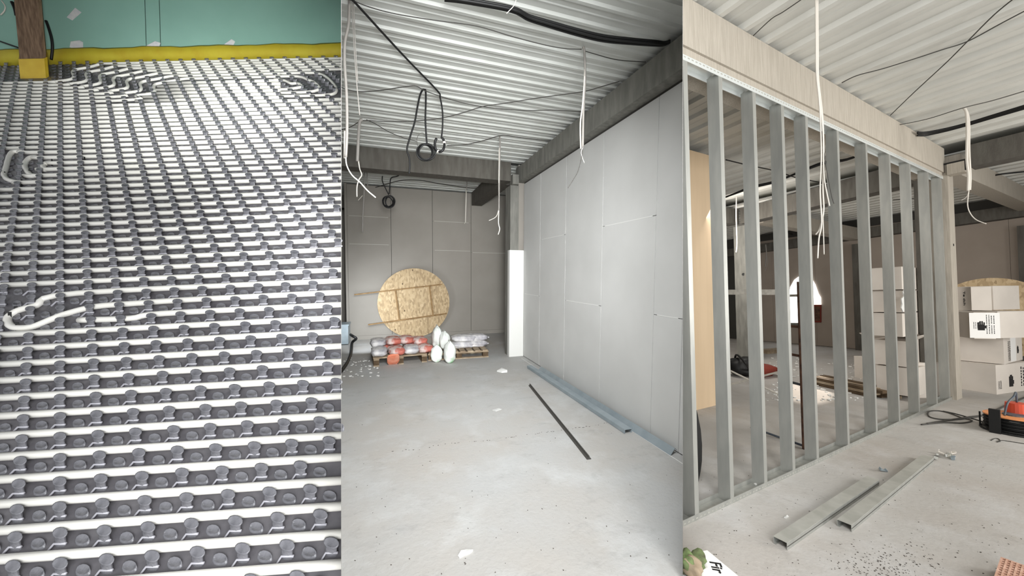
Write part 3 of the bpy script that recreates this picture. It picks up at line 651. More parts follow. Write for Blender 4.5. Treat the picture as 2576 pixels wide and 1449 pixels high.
# ================================================================ right space: stud frame and the hall behind it
put(C, 'floor', box(new(), -12, 4, 0.3, 20, -0.1, 0), 'floor_c', clip=True, kind='structure')
put(C, 'ceiling', deck(C, -12, 3.2, 1.6, 8.5, 3.835, 0.3345, 0.05, 0.04, 0.024, 0.30-0.085), 'deck_c', clip=True, kind='structure')
put(C, 'ceiling', deck(C, -12, 3.2, 8.9, 15.0, 3.835, 0.3345, 0.05, 0.04, 0.024, 0.1), 'deck_c', clip=True, kind='structure')
root = thing(C, 'concrete_beam', 'long warm grey concrete beam above the steel stud frame', 'beam', (-1.84,5,3.45))
put(C, 'beam_body', box(new(), -2.0,-1.695, 1.5,8.50, 3.455,3.83), 'concrete_w', root, clip=True)
put(C, 'lower_lip', box(new(), -1.99,-1.712, 1.5,8.50, 3.40,3.4545), 'concrete_w', root, clip=True)
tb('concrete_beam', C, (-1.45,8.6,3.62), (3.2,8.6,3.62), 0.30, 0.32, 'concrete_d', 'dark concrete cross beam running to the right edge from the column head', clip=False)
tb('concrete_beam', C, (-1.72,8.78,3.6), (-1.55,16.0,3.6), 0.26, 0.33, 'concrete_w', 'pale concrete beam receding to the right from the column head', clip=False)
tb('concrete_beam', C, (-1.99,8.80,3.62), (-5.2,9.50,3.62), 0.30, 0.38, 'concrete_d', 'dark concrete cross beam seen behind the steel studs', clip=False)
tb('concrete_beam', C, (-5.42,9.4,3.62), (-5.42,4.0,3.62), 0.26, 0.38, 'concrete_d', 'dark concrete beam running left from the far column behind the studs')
tb('concrete_beam', C, C.at(1908,545,y=9.75), C.at(2150,590,y=14.05), 0.24, 0.34, 'concrete_w', 'pale concrete beam beyond the studs between the far column and back beam', clip=False)
tb('concrete_beam', C, C.at(1700,656,y=14.05), C.at(2640,520,y=14.05), 0.26, 0.28, 'concrete_d', 'dark concrete beam along the top of the back wall of the far hall')
root = thing(C, 'concrete_column', 'rough concrete column at the right end of the stud frame', 'column', (-1.8,8.6,0))
put(C, 'shaft', box(new(), -1.95,-1.665, 8.47,8.74, 0,3.45), 'concrete_w', root)
put(C, 'corbel', box(new(), -1.66,-1.49, 8.42,8.60, 3.40,3.56), 'concrete_w', root)
put(C, 'fixing_hole', cyl(new(), (-1.668,8.62,2.35), (-1.662,8.62,2.35), 0.02, 10), 'black', root)
put(C, 'gap_shade_strip', box(new(), -1.69,-1.47, 8.425,8.46, 3.565,3.585), 'black', root)  # black strips stand in for the shade inside the open joint
put(C, 'gap_shade_strip', box(new(), -1.485,-1.46, 8.42,8.45, 3.42,3.585), 'black', root)
root = thing(C, 'concrete_column', 'grey concrete column in the far hall near the left studs', 'column', (-5.35,9.7,0))
put(C, 'shaft', box(new(), -5.52,-5.18, 9.55,9.85, 0,3.42), 'concrete', root)
put(C, 'fixing_hole', cyl(new(), C.at(1870,690,y=9.549), C.at(1870,690,y=9.54), 0.035, 10), 'black', root)
for u0, u1, v, lab in ((2146,2166,878,'dark column against the back wall behind the middle studs'),(2564,2620,720,'dark column at the right edge against the back wall')):
    p = C.at(u0, 700, y=13.9); q = C.at(u1, 700, y=13.9)
    tt = thing(C, 'concrete_column', lab, 'column', (p.x,13.9,0)); put(C, 'shaft', box(new(), p.x, q.x, 13.88, 14.15, 0, 3.1), 'concrete_d', tt)
# far hall walls
root = put(C, 'wall_back', box(new(), -9.5, 3.2, 14.21, 14.35, 0, 3.84), 'gap', clip=True, kind='structure')
x = -9.4
while x < 3.1:
    put(C, 'plasterboard', box(new(), x+0.002, x+1.248, 14.19, 14.2095, 0.01, 3.6), 'board_t', root, clip=False) if x > -9.0 else None
    x += 1.25
put(C, 'wall_left', box(new(), -9.1, -9.0, 6.0, 14.2, 0, 3.84), 'board', clip=True, kind='structure')
# arched window with daylight and the brown panel beside it
root = thing(C, 'window_1', None, None, C.at(2020,860,y=14.18)); root['kind'] = 'structure'
def poly_y(room, pts, y0, y1):
    bm = new(); a = [bm.verts.new(room.at(*p, y=y0)) for p in pts]; b = []
    for v in a: b.append(bm.verts.new(Vector((v.co.x, y1, v.co.z))))
    n = len(a); bm.faces.new(a); bm.faces.new(b[::-1])
    for i in range(n): bm.faces.new((a[i], b[i], b[(i+1)%n], a[(i+1)%n]))
    return bm
arch = [(1984,812),(1984,745),(1988,722),(1998,704),(2012,694),(2026,692),(2040,699),(2050,715),(2058,738),(2064,748),(2065,766),(2046,766),(2046,812)]
put(C, 'pane', poly_y(C, arch, 14.16, 14.185), 'sky', root)
put(C, 'sill', poly_y(C, [(1983,822),(2047,824),(2047,813),(1983,812)], 14.12, 14.185), 'concrete', root)
root = thing(C, 'wall_panel', 'small dark brown framed panel right of the bright arched window', 'panel', C.at(2056,812,y=14.15))
put(C, 'frame', poly_y(C, [(2047,811),(2065,811),(2065,767),(2047,767)], 14.14, 14.188), 'redd', root)
put(C, 'board', poly_y(C, [(2049.5,807),(2062.5,807),(2062.5,771),(2049.5,771)], 14.125, 14.139), 'rust', root)
sp = bpy.data.lights.new('sun_through_window', 'SPOT'); sp.energy = 2600; sp.spot_size = math.radians(5.5); sp.spot_blend = 0.25; sp.color = (1,0.86,0.72); sp.shadow_soft_size = 0.06
so = bpy.data.objects.new('sun_through_window', sp); COL.objects.link(so)
p = Vector((-5.3,13.6,3.1)); q = C.at(2030,985,z=0)
so.matrix_world = Matrix.Translation(p) @ (q-p).to_track_quat('-Z','Y').to_matrix().to_4x4()

# stud frame: floor track, head track, studs
XT = -1.713
def track(z, up, label, ya=2.0, yb=8.47):
    root = thing(C, 'steel_track', label, 'track', (XT-0.05, 5, z))
    prof = channel(0.104, 0.042, 0.004)
    put(C, 'channel', prism(new(), prof, (XT-0.05, ya, z), (XT-0.05, yb, z), up), 'galv_b' if z > 1 else 'galv', root, clip=True)
    bm = new(); y = ya+0.05
    while y < yb-0.05:
        box(bm, XT+0.0021, XT+0.0032, y, y+0.022, z+(0.012 if up[2] > 0 else -0.02), z+(0.020 if up[2] > 0 else -0.012)); y += 0.045
    C.clip(bm); put(C, 'slot', bm, 'galv_d', root, kind='stuff'); return root
track(0.0, (0,0,1), 'slotted steel floor track under the row of studs', 1.9)
track(3.40, (0,0,-1), 'shiny steel head track under the long beam', 1.9)
# bent clips where studs meet the head track
def stud(y, label, w=0.048, first=False, x=XT, dx=0.0):
    root = thing(C, 'steel_stud', label, 'stud', (x-0.05, y, 0.004), 'upright steel studs')
    z0, z1 = 0.0045, 3.385; d = 0.098; t = 0.0022; b = 0.006
    put(C, 'web', box(new(), x-d, x-0.0005, y, y+t, z0, z1), 'galv', root, clip=True)
    put(C, 'flange', box(new(), x-t, x-0.0002, y+t, y+w, z0, z1), 'galv', root, clip=True)
    put(C, 'flange', box(new(), x-d, x-d+t, y+t, y+w, z0, z1), 'galv', root, clip=True)
    bm = box(new(), x-t-0.012, x-t, y+w-t, y+w, z0, z1); box(bm, x-d+t, x-d+t+0.012, y+w-t, y+w, z0, z1)
    put(C, 'return_lip', bm, 'galv', root, clip=True)
    return root
ys = [2.392, 2.822, 3.299, 3.763, 4.211, 4.887, 5.62, 6.321, 7.029, 7.755, 8.35]
ord_ = ['nearest steel stud at the left edge','second steel stud, right of the tan board','third steel stud from the left, crossing the pale scaffold bar','fourth steel stud from the left, in front of the scaffold upright','fifth steel stud from the left, just right of the arched window','sixth steel stud from the left','seventh steel stud from the left, by the low cartons','eighth steel stud from the left, left of the tall carton stack','ninth steel stud from the left, before the tall carton stack','tenth steel stud, right side of the tall carton stack','last steel stud, fixed beside the concrete column']
for y, l in zip(ys, ord_): stud(y, l)
put(C, 'timber_board', box(new(), -1.98,-1.86, 8.28,8.34, 0.01,3.38), 'concrete_d', label='dark upright board just left of the last stud', cat='board')

# tan board behind the first studs
root = thing(C, 'tan_partition', 'tall tan board standing behind the first two studs', 'board', (-3.5,4.95,0))
put(C, 'face', box(new(), -3.40,-3.345, 4.60,5.28, 0.002,3.74), 'tan', root, clip=True)
put(C, 'edge', box(new(), -3.9,-3.402, 4.62,4.66, 0.002,3.74), 'tan', root, clip=True)
put(C, 'back_face', box(new(), -3.9,-3.402, 5.22,5.30, 0.002,3.70), 'board_t', root, clip=True)
# scaffold
PA, PB = C.at(1972,1105,z=0), C.at(2025,1130,z=0)
root = thing(C, 'scaffold_frame', 'worn steel scaffold trestle with a pale bar behind the third and fourth studs', 'scaffold', PB)
def zt(P, v): d = (C.M @ (P-Vector((0,0,EYE)))).y; return EYE+(CY-v)*d/F
put(C, 'upright', tube(new(), [PA, Vector((PA.x-0.0,PA.y,zt(PA,745)))], 0.019, 9), 'bluem', root)
put(C, 'upright', tube(new(), [PB, Vector((PB.x,PB.y,zt(PB,700)))], 0.024, 9), 'rust', root)
for v, m in ((735,'paint'),(815,'rust'),(889,'rust'),(962,'bluem')):
    z = zt(PB, v); put(C, 'rung', tube(new(), [Vector((PA.x,PA.y,z)), Vector((PB.x,PB.y,z))], 0.014, 8), m, root)
YS = PA.y
a, b = C.at(1822,735,y=YS), C.at(1966,735,y=YS)
put(C, 'top_bar', beam(new(), a, b, 0.05, 0.062), 'paint', root)
a, b = C.at(1822,751,y=YS+0.05), C.at(1966,748,y=YS+0.05)
for p, q in (((1838,933),(1976,1001)),((1838,967),(1976,931))):
    put(C, 'brace', tube(new(), [C.at(*p, y=YS+0.02), C.at(*q, y=YS+0.02)], 0.011, 7), 'paint', root)
put(C, 'foot_bar', tube(new(), [PA+Vector((-0.35,0,0.03)), PB+Vector((0,0,0.03))], 0.012, 7), 'bluem', root)
PD = C.at(1835,1040,z=0)
# things on the far floor
def lump(room, c, s, m, name, label, cat, seed=0, sub=3, rough=0.18, rotz=0, group=None, parent=None):
    bm = new(); bmesh.ops.create_icosphere(bm, subdivisions=sub, radius=1); r = random.Random(seed); ph = [r.uniform(0,6.28) for _ in range(8)]
    R = Matrix.Rotation(rotz,4,'Z')
    for v in bm.verts:
        x, y, z = v.co; k = 1+rough*(math.sin(3.1*x+ph[0])*math.cos(2.7*y+ph[1])+0.6*math.sin(5*z+ph[2]+2*x)+0.4*math.sin(9*y+ph[3]))
        e = lambda t: math.copysign(abs(t)**0.75, t)
        v.co = Vector(c) + R @ Vector((e(x)*k*s[0], e(y)*k*s[1], max(e(z)*k*s[2], -s[2])+s[2]))
    return put(room, name, bm, m, parent, smooth=True, clip=parent is None, label=label, cat=cat, group=group) if parent is None else put(room, name, bm, m, parent, smooth=True)
root = thing(C, 'tool_bag', 'black and red open tool bag on the far floor behind the left studs', 'bag', C.at(1895,948,z=0))
lump(C, C.at(1868,945,z=0), (0.20,0.24,0.19), 'black', 'bag_body', None, None, 3, parent=root)
lump(C, C.at(1908,944,z=0), (0.26,0.34,0.12), 'redd', 'red_flap', None, None, 5, parent=root)
put(C, 'handle', tube(new(), smoothpath([C.at(1848,930,z=0.1), C.at(1852,905,z=0.32)+Vector((0,0,0.1)), C.at(1876,915,z=0.35), C.at(1888,935,z=0.1)],5), 0.02, 6), 'black', root)
lump(C, C.at(1737,1222,z=0), (0.06,0.12,0.34), 'black', 'rubble_bag', 'tall black bag standing behind the nearest stud', 'bag', 9, rough=0.08)
def boards(p, q, n, layers, label):
    root = thing(C, 'timber_stack', label, 'timber', (Vector(p)+Vector(q))/2)
    d = (q-p).normalized(); s = d.cross(Vector((0,0,1)))
    for L in range(layers):
        for i in range(n):
            o = s*(0.13*i+0.02*L*(i%2)); e = 0.05*((i*7+L*3)%5)
            put(C, 'plank', beam(new(), p+o+Vector((0,0,0.025+0.048*L))+d*e*0.5, q+o+Vector((0,0,0.025+0.048*L))-d*e, 0.11, 0.042), 'pallet_d' if (i+L) % 3 else 'pallet', root)
p, q = C.at(2066,962,z=0), C.at(2262,1004,z=0)
boards(p, q, 3, 3, 'low stack of dark planks on the far floor beside the cartons')
put(C, 'timber_plank', beam(new(), C.at(1920,889,z=0)+Vector((0,0,0.05)), C.at(1974,884,z=0)+Vector((0,0,0.05)), 0.25, 0.10), 'pallet', label='pale timber plank lying on the far floor before the back wall', cat='timber')
# cartons
def text(room, s, M, size, m, parent, name='lettering'):
    c = bpy.data.curves.new('t','FONT'); c.body = s; c.size = size; c.extrude = 0.0006; c.align_x = 'CENTER'; c.align_y = 'CENTER'; c.offset = size*0.02
    t = bpy.data.objects.new('t', c); COL.objects.link(t)
    me = bpy.data.meshes.new_from_object(t); bpy.data.objects.remove(t); bm = new(); bm.from_mesh(me); bpy.data.meshes.remove(me)
    bm.transform(M); room.clip(bm, False)
    if bm.verts: return put(room, name, bm, m, parent)
    bm.free()
GC = 'white cartons'
def carton(label, p0, p1, z, h, depth, marks=(), m='carton', opened=False, xp=None):
    a, b = (C.at(*p0, z=z), C.at(*p1, z=z)) if xp is None else (C.at(*p0, x=xp), C.at(*p1, x=xp))
    if xp is not None: h = C.at(p0[0], h, x=xp).z - a.z - 0.002; b.z = a.z
    ex = (b-a); w = ex.length; ex.normalize(); ez = Vector((0,0,1)); ey = ez.cross(ex)   # ey points away from the viewer
    M = Matrix.Translation(a) @ Matrix((ex, ey, ez)).transposed().to_4x4()
    g = 0.004
    root = thing(C, 'carton', label, 'carton', a, GC)
    put(C, 'body', box(new(), g, w-g, g, depth-g, 0.001, h-0.014, M), m, root)
    if not opened:
        put(C, 'flap', box(new(), g, w-g, g, depth*0.5-0.003, h-0.013, h-0.007, M), m, root)
        put(C, 'flap', box(new(), g, w-g, depth*0.5+0.003, depth-g, h-0.013, h-0.007, M), m, root)
        put(C, 'tape', box(new(), w*0.5-0.0, w*0.5+0.0 if False else w*0.5+0.001, 0, 0.001, 0, 0.001, M), 'label', root) if False else None
    else:
        for s, (x0,x1,y0,y1) in enumerate(((g,w-g,g,0.012),(g,w-g,depth-0.012,depth-g))):
            N = M @ Matrix.Translation((0, y0, h-0.014)) @ Matrix.Rotation(math.radians((55,-55)[s]),4,'X')
            put(C, 'flap', box(new(), x0, x1, 0, 0.006, 0, 0.16, N), m, root)
    for k in marks:
        kind, fx, fz, s = k[:4]; face = k[4] if len(k) > 4 else 'f'
        if face == 'f': N = M @ Matrix.Translation((w*fx, g-0.0015, h*fz)) @ Matrix.Rotation(math.pi/2,4,'X')
        else: N = M @ Matrix.Translation((g-0.0015, depth*fx, h*fz)) @ Matrix.Rotation(-math.pi/2,4,'Z') @ Matrix.Rotation(math.pi/2,4,'X')
        if kind == 'panel':
            put(C, 'print_side', box(new(), -s/2, s/2, -h*0.47, h*0.47, -0.0012, 0.0002, N), 'label', root)
        elif kind == 'hand':
            bm = new()
            tube(bm, [N @ Vector((0,-0.5*s,0)), N @ Vector((0,0.12*s,0))], [0.26*s,0.32*s], 8)
            bm.free(); bm = new(); r = random.Random(int(fx*100))
            box(bm, -0.27*s,0.25*s,-0.5*s,0.1*s,0,0.001,N)
            for i in range(4): box(bm, (-0.27+0.14*i)*s,(-0.16+0.14*i)*s,0.1*s,(0.32+0.12*(i in (1,2)))*s,0,0.001,N)
            box(bm, 0.25*s,0.36*s,-0.3*s,0.0,0,0.001,N)
            put(C, 'hand_mark', bm, 'print', root)
        elif kind == 'lines':
            bm = new(); r = random.Random(int(fx*100+fz*10))
            for j in range(4):
                xx = (-0.30+0.2*j)*s; yy = -0.5*s
                while yy < 0.5*s:
                    l = r.uniform(0.06,0.16)*s; box(bm, xx, xx+0.075*s, yy, yy+l, 0, 0.001, N); yy += l+0.05*s
            put(C, 'printed_lines', bm, 'print', root)
        else:
            text(C, kind, N @ Matrix.Rotation(-math.pi/2,4,'Z'), s, 'print', root)
    return root
carton('white carton at the bottom of the right stack, black hand print on its right face', (2508,993), (2596,981), 0.0, 0.47, 0.60, [('hand',0.42,0.42,0.20),('lines',0.80,0.5,0.30),('lines',0.10,0.30,0.12)])
carton('white carton second from the floor in the right stack, print on its right end', (2527,917), (2574,905), 0.471, 0.43, 0.50, [('panel',0.5,0.5,0.26),('hand',0.74,0.45,0.13),('lines',0.28,0.62,0.16),('lines',0.28,0.25,0.14)])
carton('white carton on the third layer of the right stack with a hand print facing out', (2451,852), (2507,853), 0.902, 0.41, 0.45, [('panel',0.5,0.5,0.33),('hand',0.35,0.5,0.15),('lines',0.74,0.72,0.13),('lines',0.74,0.35,0.13),('lines',0.12,0.5,0.10)])
carton('plain white carton on the third layer at the right edge', (2512,851), (2590,849), 0.902, 0.42, 0.5)
carton('white carton on the top layer beside the column with letters on its edge', (2444,781), (2497,781), 1.325, 0.39, 0.42, [('Te dch',0.5,0.5,0.085,'l')])
carton('plain white carton on the top layer at the right edge, below the chipboard disc', (2500,780), (2567,778), 1.325, 0.40, 0.45)
carton('plain carton at the floor behind the right stack next to the column', (2425,968), (2462,968), 0.0, 0.60, 0.4)
carton('plain carton above the floor one next to the column', (2425,875), (2460,875), 0.601, 0.30, 0.4)
carton('plain carton behind the hand printed one next to the column', (2424,832), (2456,832), 0.902, 0.40, 0.35)
carton('low white carton at the left end of the row behind the studs', (2149,948), (2196,962), 0.0, 0.42, 0.42)
carton('white carton in the low row behind the seventh stud', (2174,966), (2244,992), 0.0, 0.47, 0.40)
carton('white carton at the right of the low row with a black dot on its edge', (2245,988), (2292,1001), 0.0, 0.55, 0.45, [('hand',0.08,0.25,0.05)])
carton('white carton set on top of the low row', (2221,903), (2270,915), 0.475, 0.40, 0.40)
carton('floor carton under the tall stack, right of the eighth stud', (2302,1000), (2352,1000), 0, 926, 0.42, [('lines',0.80,0.4,0.22)], xp=-1.93)
carton('opened carton with raised flaps in the middle of the tall stack', (2284,924), (2349,917), 0, 856, 0.42, opened=True, xp=-1.99)
carton('white carton third from the top of the tall stack', (2272,848), (2347,848), 0, 787, 0.42, xp=-1.99)
carton('torn white carton second from the top of the tall stack', (2275,786), (2348,786), 0, 729, 0.42, xp=-1.99)
carton('topmost white carton of the tall stack with letters along its right edge', (2270,728), (2350,728), 0, 669, 0.42, [('panel',0.93,0.5,0.06),('T r e L',0.93,0.5,0.07)], xp=-1.99)
bm = new(); q = [C.at(u, v, x=-1.96) for u, v in ((2276,728),(2272,735),(2275,745),(2268,752),(2270,765),(2268,775),(2272,785),(2278,780),(2280,750))]
f = bm.faces.new([bm.verts.new(p) for p in q]); r_ = bmesh.ops.extrude_face_region(bm, geom=[f]); bmesh.ops.translate(bm, verts=[v for v in r_['geom'] if isinstance(v, bmesh.types.BMVert)], vec=(-0.012,0,0))
put(C, 'torn_wrapping', bm, 'paste', label='torn white wrapping hanging on the left side of the tall carton stack', cat='wrapping')
# chipboard disc behind the right stack
root = thing(C, 'round_panel', 'chipboard disc whose top shows above the right carton stack', 'panel', C.at(2495,900,y=11.4))
c = C.at(2494,800,y=11.6); d = (C.M @ (c-Vector((0,0,EYE)))).y; R_ = 101*d/F
ax = (Vector((0,0,EYE))-c); ax.z = 0; ax.normalize(); s = ax.cross(Vector((0,0,1))); bm = new()
a = [bm.verts.new(c + (s*math.cos(t)+Vector((0,0,1))*math.sin(t))*R_) for t in [2*math.pi*k/48 for k in range(48)]]
b = [bm.verts.new(v.co - ax*0.018) for v in a]; bm.faces.new(a); bm.faces.new(b[::-1])
for k in range(48): bm.faces.new((a[k], a[(k+1)%48], b[(k+1)%48], b[k]))
put(C, 'disc', bm, 'osb', root)
# loose studs on the near floor
def loose(p0, p1, label):
    a, b = C.at(*p0, z=0), C.at(*p1, z=0); root = thing(C, 'steel_stud', label, 'stud', a, 'loose steel studs')
    up = Vector((0,0,-1)); w, h, t = 0.078, 0.048, 0.0025
    put(C, 'web', prism(new(), [(-w/2,h-t),(w/2,h-t),(w/2,h),(-w/2,h)], a, b), 'galv_d', root)
    put(C, 'flange', prism(new(), [(w/2-t,0),(w/2,0),(w/2,h-t),(w/2-t,h-t)], a, b), 'galv', root)
    put(C, 'flange', prism(new(), [(-w/2,0),(-w/2+t,0),(-w/2+t,h-t),(-w/2,h-t)], a, b), 'galv', root)
    put(C, 'return_lip', prism(new(), [(-w/2+t,0.001),(-w/2+0.014,0.001),(-w/2+0.014,0.001+t),(-w/2+t,0.001+t)], a, b), 'galv', root)
    put(C, 'groove', prism(new(), [(w/2,h*0.42),(w/2+0.0008,h*0.42),(w/2+0.0008,h*0.52),(w/2,h*0.52)], a, b), 'gap', root)
loose((1963,1376), (2196,1216), 'shorter loose steel stud lying on the floor, the left one')
loose((2124,1331), (2334,1160), 'longer loose steel stud lying on the floor, the right one')
# offcuts beyond the longer stud
r = random.Random(5)
for i, (u, v, s, m, lab) in enumerate(((2352,1156,0.03,'galv_d','small dark steel offcut nearest the end of the longer loose stud'),(2366,1150,0.045,'galv','bent steel offcut in the little pile, left one'),(2378,1146,0.05,'white','white plastic offcut on top of the little pile'),(2388,1150,0.05,'galv_d','dark steel offcut in the middle of the little pile'),(2396,1143,0.04,'white','white offcut at the back of the little pile'),(2398,1156,0.03,'galv_s','steel offcut at the right of the little pile'),(2222,1186,0.03,'galv_s','small square steel offcut left of the longer loose stud'))):
    c = C.at(u, v, z=0); M = fr(c+Vector((0,0,0.012)), r.uniform(0,3), r.uniform(-.4,.4), r.uniform(-.3,.3))
    bm = box(new(), -s, s, -0.012, 0.012, -0.003, 0.003, M); box(bm, -s, -s+0.006, -0.012, 0.012, 0.003, 0.022, M); box(bm, s*0.5, s*0.6, -0.02, 0.012, 0.003, 0.018, M)
    put(C, 'metal_offcut', bm, m, label=lab, cat='offcut', group='offcuts by the loose studs')
for pts, lab in (([(1896,1218),(1902,1216),(1906,1220),(1900,1223)],'tiny white scrap left of the shorter loose stud'),([(1972,1303),(1980,1299),(1985,1301),(1978,1305)],'tiny white scrap between wall track and the shorter loose stud')):
    scrap(C, pts, 'paste', lab)
# crumbs on the floors
def crumbs(room, area_, n, seed, m, smin, smax, lab, clus=None):
    bm = new(); r = random.Random(seed)
    for i in range(n):
        if clus: u, v = r.gauss(clus[0], clus[2]), r.gauss(clus[1], clus[3])
        else: u, v = r.uniform(area_[0], area_[2]), r.uniform(area_[1], area_[3])
        if v < 900: continue
        c = room.at(u, v, z=0.0); s = r.uniform(smin, smax)
        M = fr(c+Vector((0,0,s*0.3)), r.uniform(0,6), r.uniform(-.5,.5)); box(bm, -s, s, -s*r.uniform(.3,.9), s*0.5, -s*0.3, s*0.3, M)
    return put(room, 'floor_crumbs', bm, m, clip=True, label=lab, cat='crumbs', kind='stuff')
crumbs(C, None, 300, 3, 'soil', 0.001, 0.0042, 'dark crumbs scattered at the bottom of the near floor', (2230,1425,75,28))
crumbs(C, (1760,1150,2570,1449), 240, 4, 'soil', 0.001, 0.004, 'fine dark crumbs scattered over the floor by the studs')
crumbs(B, (870,960,1700,1449), 130, 6, 'soil', 0.001, 0.004, 'fine dark crumbs scattered over the hall floor')
crumbs(C, (1930,900,2180,1010), 160, 8, 'paste', 0.008, 0.03, 'pale rubble on the floor of the far hall')
crumbs(B, (865,900,960,950), 60, 9, 'paste', 0.008, 0.022, 'white plaster crumbs by the left pallet')
# cable reel
RC = C.at(2553,1086,z=0); RC.z = 0
root = thing(C, 'cable_reel', 'black cable reel with orange disc and red socket head at the right edge', 'cable reel', RC)
def circ(c, r, z, n=28): return [c+Vector((r*math.cos(2*math.pi*k/n), r*math.sin(2*math.pi*k/n), z)) for k in range(n)]
put(C, 'top_disc', cyl(new(), RC+Vector((0,0,0.175)), RC+Vector((0,0,0.187)), 0.225, 32), 'orange', root)
put(C, 'hub', cyl(new(), RC+Vector((0,0,0.188)), RC+Vector((0,0,0.20)), 0.085, 20), 'bluem', root)
put(C, 'bottom_disc', cyl(new(), RC+Vector((0,0,0.03)), RC+Vector((0,0,0.042)), 0.235, 32), 'black', root)
bm = new(); r = random.Random(4)
for L in range(7): tube(bm, circ(RC, 0.205+0.012*(L%2), 0.055+0.0175*L), 0.0095, 6, True)
put(C, 'wound_cable', bm, 'black', root, smooth=True)
bm = new()
for k in range(6):
    a = k*math.pi/3+0.2; d = Vector((math.cos(a), math.sin(a), 0)); tube(bm, [RC+d*0.245+Vector((0,0,0.01)), RC+d*0.245+Vector((0,0,0.18))], 0.008, 6)
tube(bm, circ(RC, 0.247, 0.012), 0.009, 6, True)
put(C, 'frame', bm, 'black', root)
bm = box(new(), -0.04,0.04,-0.02,0.02,0,0.27, Matrix.Translation(RC+Vector((-0.10,-0.245,0))) )
put(C, 'stand', bm, 'black', root)
hc = RC+Vector((0.0,0.14,0.19))
put(C, 'socket_head', cyl(new(), hc, hc+Vector((0,0,0.12)), 0.09, 20, 0.082), 'red', root)
put(C, 'handle', tube(new(), smoothpath([RC+Vector((-0.05,-0.12,0.19)), RC+Vector((-0.03,-0.08,0.33)), RC+Vector((0,0.02,0.40)), hc+Vector((0,0,0.24)), hc+Vector((0.0,0.03,0.12))], 6), 0.009, 7), 'bluem', root, smooth=True)
def fcable(pts, r_, m, label, name='floor_cable'):
    P = [C.at(*p, z=r_*0.98) for p in pts]; put(C, name, tube(new(), smoothpath(P, 6), r_, 7), m, smooth=True, label=label, cat='cable', group='cables on the near floor')
fcable([(2332,1066),(2360,1061),(2400,1055),(2440,1049),(2480,1043),(2530,1020),(2600,990)], 0.011, 'dgrey', 'dark cable running from the wall track to the right edge past the reel')
fcable([(2318,1068),(2372,1063),(2420,1064),(2445,1058),(2420,1051),(2385,1038),(2356,1033),(2336,1036),(2338,1048),(2370,1055),(2430,1053),(2500,1040)], 0.008, 'dgrey', 'dark cable lying in a loose loop left of the reel')
fcable([(2372,1034),(2400,1040),(2440,1051),(2470,1060),(2496,1068)], 0.006, 'black', 'thin black cable leading from the loop into the reel')
fcable([(2493,1108),(2502,1103),(2512,1104),(2516,1110),(2508,1112),(2520,1108),(2550,1112),(2600,1120)], 0.004, 'dgrey', 'thin wire scrap on the floor in front of the reel')
# perforated brick at the bottom right corner
root = thing(C, 'perforated_brick', 'orange perforated brick at the bottom right corner', 'brick', C.at(2540,1430,z=0))
a, b = C.at(2520,1402,z=0.09), C.at(2503,1452,z=0.09); ez = Vector((0,0,1)); ey = (b-a).normalized(); ex = ey.cross(ez); ex = -ex if (C.M @ ex).x < 0 else ex; a.z = 0
M = Matrix.Translation(a) @ Matrix((ex, ey, ez)).transposed().to_4x4(); bm = new(); Lx, Ly, H = 0.30, 0.26, 0.09
nx, ny = 17, 9
for i in range(nx+1): box(bm, i*Lx/nx-0.0035, i*Lx/nx+0.0035, -0.0035, Ly+0.0035, 0, H, M)
put(C, 'rib', bm, 'brick', root, kind='stuff'); bm = new()
for j in range(ny+1): box(bm, -0.0035, Lx+0.0035, j*Ly/ny-0.005, j*Ly/ny+0.005, 0.001, H-0.001, M)
put(C, 'cross_rib', bm, 'brick', root, kind='stuff')
# packet and debris at the bottom left corner
root = thing(C, 'printed_packet', 'white printed packet lying at the bottom left corner of the near floor', 'packet', C.at(1790,1430,z=0))
q = [C.at(*p, z=0.05) for p in ((1779,1384),(1866,1456),(1830,1500),(1700,1470),(1700,1400))]
bm = new(); t = [bm.verts.new(p) for p in q]; b = [bm.verts.new(Vector((p.x,p.y,0.002))) for p in q]; n = len(q)
bm.faces.new(t); bm.faces.new(b[::-1])
for i in range(n): bm.faces.new((t[i], b[i], b[(i+1)%n], t[(i+1)%n]))
put(C, 'body', bm, 'label', root, clip=True)
c = C.at(1802,1427,z=0.0508); e1 = (C.at(1808,1441,z=0.0508)-C.at(1798,1416,z=0.0508)).normalized(); e3 = Vector((0,0,1)); e2 = e3.cross(e1)
text(C, 'Fir', Matrix.Translation(c) @ Matrix((e1,e2,e3)).transposed().to_4x4(), 0.085, 'print', root)
for i, (u, v, s, m, lab) in enumerate(((1728,1438,(0.05,0.05,0.05),'moss','mossy green clump at the bottom left corner'),(1752,1420,(0.045,0.06,0.03),'moss','flat green clump on the white packet'),(1742,1452,(0.05,0.04,0.045),'pallet','tan sponge like clump at the bottom left corner'))):
    lump(C, C.at(u, v, z=0.052)-Vector((0,0,0.0)), s, m, 'debris_clump', lab, 'clump', 11+i, rough=0.3)
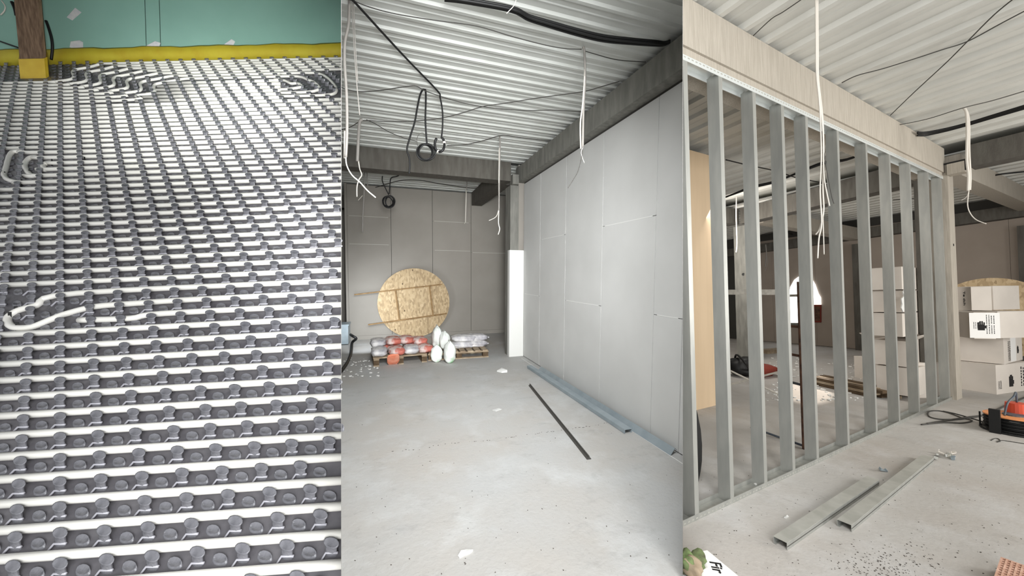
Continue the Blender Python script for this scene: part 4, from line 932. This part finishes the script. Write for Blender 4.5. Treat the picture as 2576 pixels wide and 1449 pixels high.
# cables in the right space
hangx(C, 'hanging_cable', [([(2052,-8),(2053,100),(2054,185),(2062,270),(2066,390),(2063,480),(2067,560),(2060,600),(2057,650)],0.0046,'white'),([(2057,-8),(2058,120),(2059,200),(2069,290),(2072,380),(2070,470),(2072,530),(2062,575),(2052,590)],0.0046,'white',0.02),([(2055,-8),(2056,150),(2060,230),(2070,330),(2072,430),(2077,470),(2087,518)],0.004,'white',0.01),([(2068,330),(2072,380),(2082,440),(2092,492),(2098,512)],0.003,'dgrey',0.02),([(2070,540),(2072,600),(2073,640)],0.003,'white')], 'long white cable bundle hanging in front of the concrete beam and studs', ztop=3.8)
hangx(C, 'hanging_cable', [([(2424,272),(2431,285),(2433,330),(2432,400),(2436,440),(2435,480)],0.012,'white'),([(2427,270),(2437,300),(2438,380),(2441,440),(2440,478)],0.010,'white',0.02),([(2438,478),(2432,495),(2418,504)],0.004,'white'),([(2437,480),(2434,515),(2441,537),(2456,553),(2481,563)],0.005,'white')], 'white cable bundle hanging in front of the cross beam near the column, tail curling right', ztop=3.8)
hangx(C, 'hanging_cable', [([(1853,478),(1852,540),(1854,610),(1852,635)],0.012,'white')], 'pale cable hanging behind the second stud', y=8.3)
hangx(C, 'hanging_cable', [([(1926,615),(1928,640),(1925,670)],0.016,'gcable'),([(1928,640),(1931,660),(1924,683)],0.007,'gcable')], 'short grey cable hanging against the back wall behind the third stud', y=13.0)
hangx(C, 'hanging_cable', [([(2271,490),(2270,560),(2271,608)],0.010,'white')], 'pale cable hanging behind the eighth stud', y=9.6)
wire(C, [(2556,-8),(2500,38),(2434,104),(2380,158),(2300,232),(2240,290)], 0.005, 'dgrey', 'thin dark wire crossing the cream decking diagonally down to the beam', z=3.80, group='wires under the cream decking')
wire(C, [(2600,16),(2520,58),(2434,104),(2370,125),(2300,148),(2220,173),(2156,190),(2118,208)], 0.005, 'dgrey', 'thin dark wire drooping from the right edge to the middle of the beam', z=3.80, group='wires under the cream decking')
wire(C, [(2020,-4),(1970,30),(1940,48),(1895,90)], 0.004, 'dgrey', 'thin dark wire beside a rib near the left of the cream decking', z=3.80, group='wires under the cream decking')
wire(C, [(2600,222),(2500,252),(2420,272),(2330,300),(2240,318)], 0.005, 'dgrey', 'thin dark wire near the second white cable bundle', z=3.80, group='wires under the cream decking')
o = thing(C, 'cable_bundle', 'thick black cable under the cream decking right of the long beam', 'cable', C.at(2420,315,z=3.76))
for i, dv in enumerate((0,4,-3)):
    put(C, 'strand', tube(new(), smoothpath([C.at(u, v+dv*(1+0.2*math.sin(u*.02)), z=3.77) for u, v in ((2308,336),(2330,336),(2380,326),(2430,313),(2500,292),(2600,262))], 5), 0.011, 6), 'black', o, smooth=True)
o = thing(C, 'cable_bundle', 'thick black cable bundle under the decking behind the studs', 'cable', C.at(2000,450,z=3.7))
for i, dv in enumerate((0,3)):
    put(C, 'strand', tube(new(), smoothpath([C.at(u, v+dv*math.sin(u*.02+i), z=3.74) for u, v in ((1826,496),(1860,482),(1890,470),(1950,456),(2010,434),(2070,412),(2130,402),(2196,374))], 5), 0.017, 6), 'black', o, smooth=True)
wire(C, [(1826,402),(1880,415),(1950,430),(2010,449),(2066,460),(2082,475),(2090,505),(2100,513)], 0.009, 'black', 'black cable sagging under the decking behind the left studs', z=3.70, group='wires behind the studs')
wire(C, [(1916,590),(1940,585),(1960,586),(2020,592),(2060,597)], 0.012, 'dgrey', 'dark wire under the farthest decking behind the third stud', z=3.7, group='wires behind the studs')
wire(C, [(2247,503),(2300,499),(2330,494),(2345,488)], 0.010, 'dgrey', 'dark wire under the farthest decking behind the eighth stud', z=3.7, group='wires behind the studs')
wire(C, [(2490,445),(2520,438),(2600,430)], 0.014, 'black', 'black cable under the decking beyond the pale receding beam', z=3.7, group='wires behind the studs')
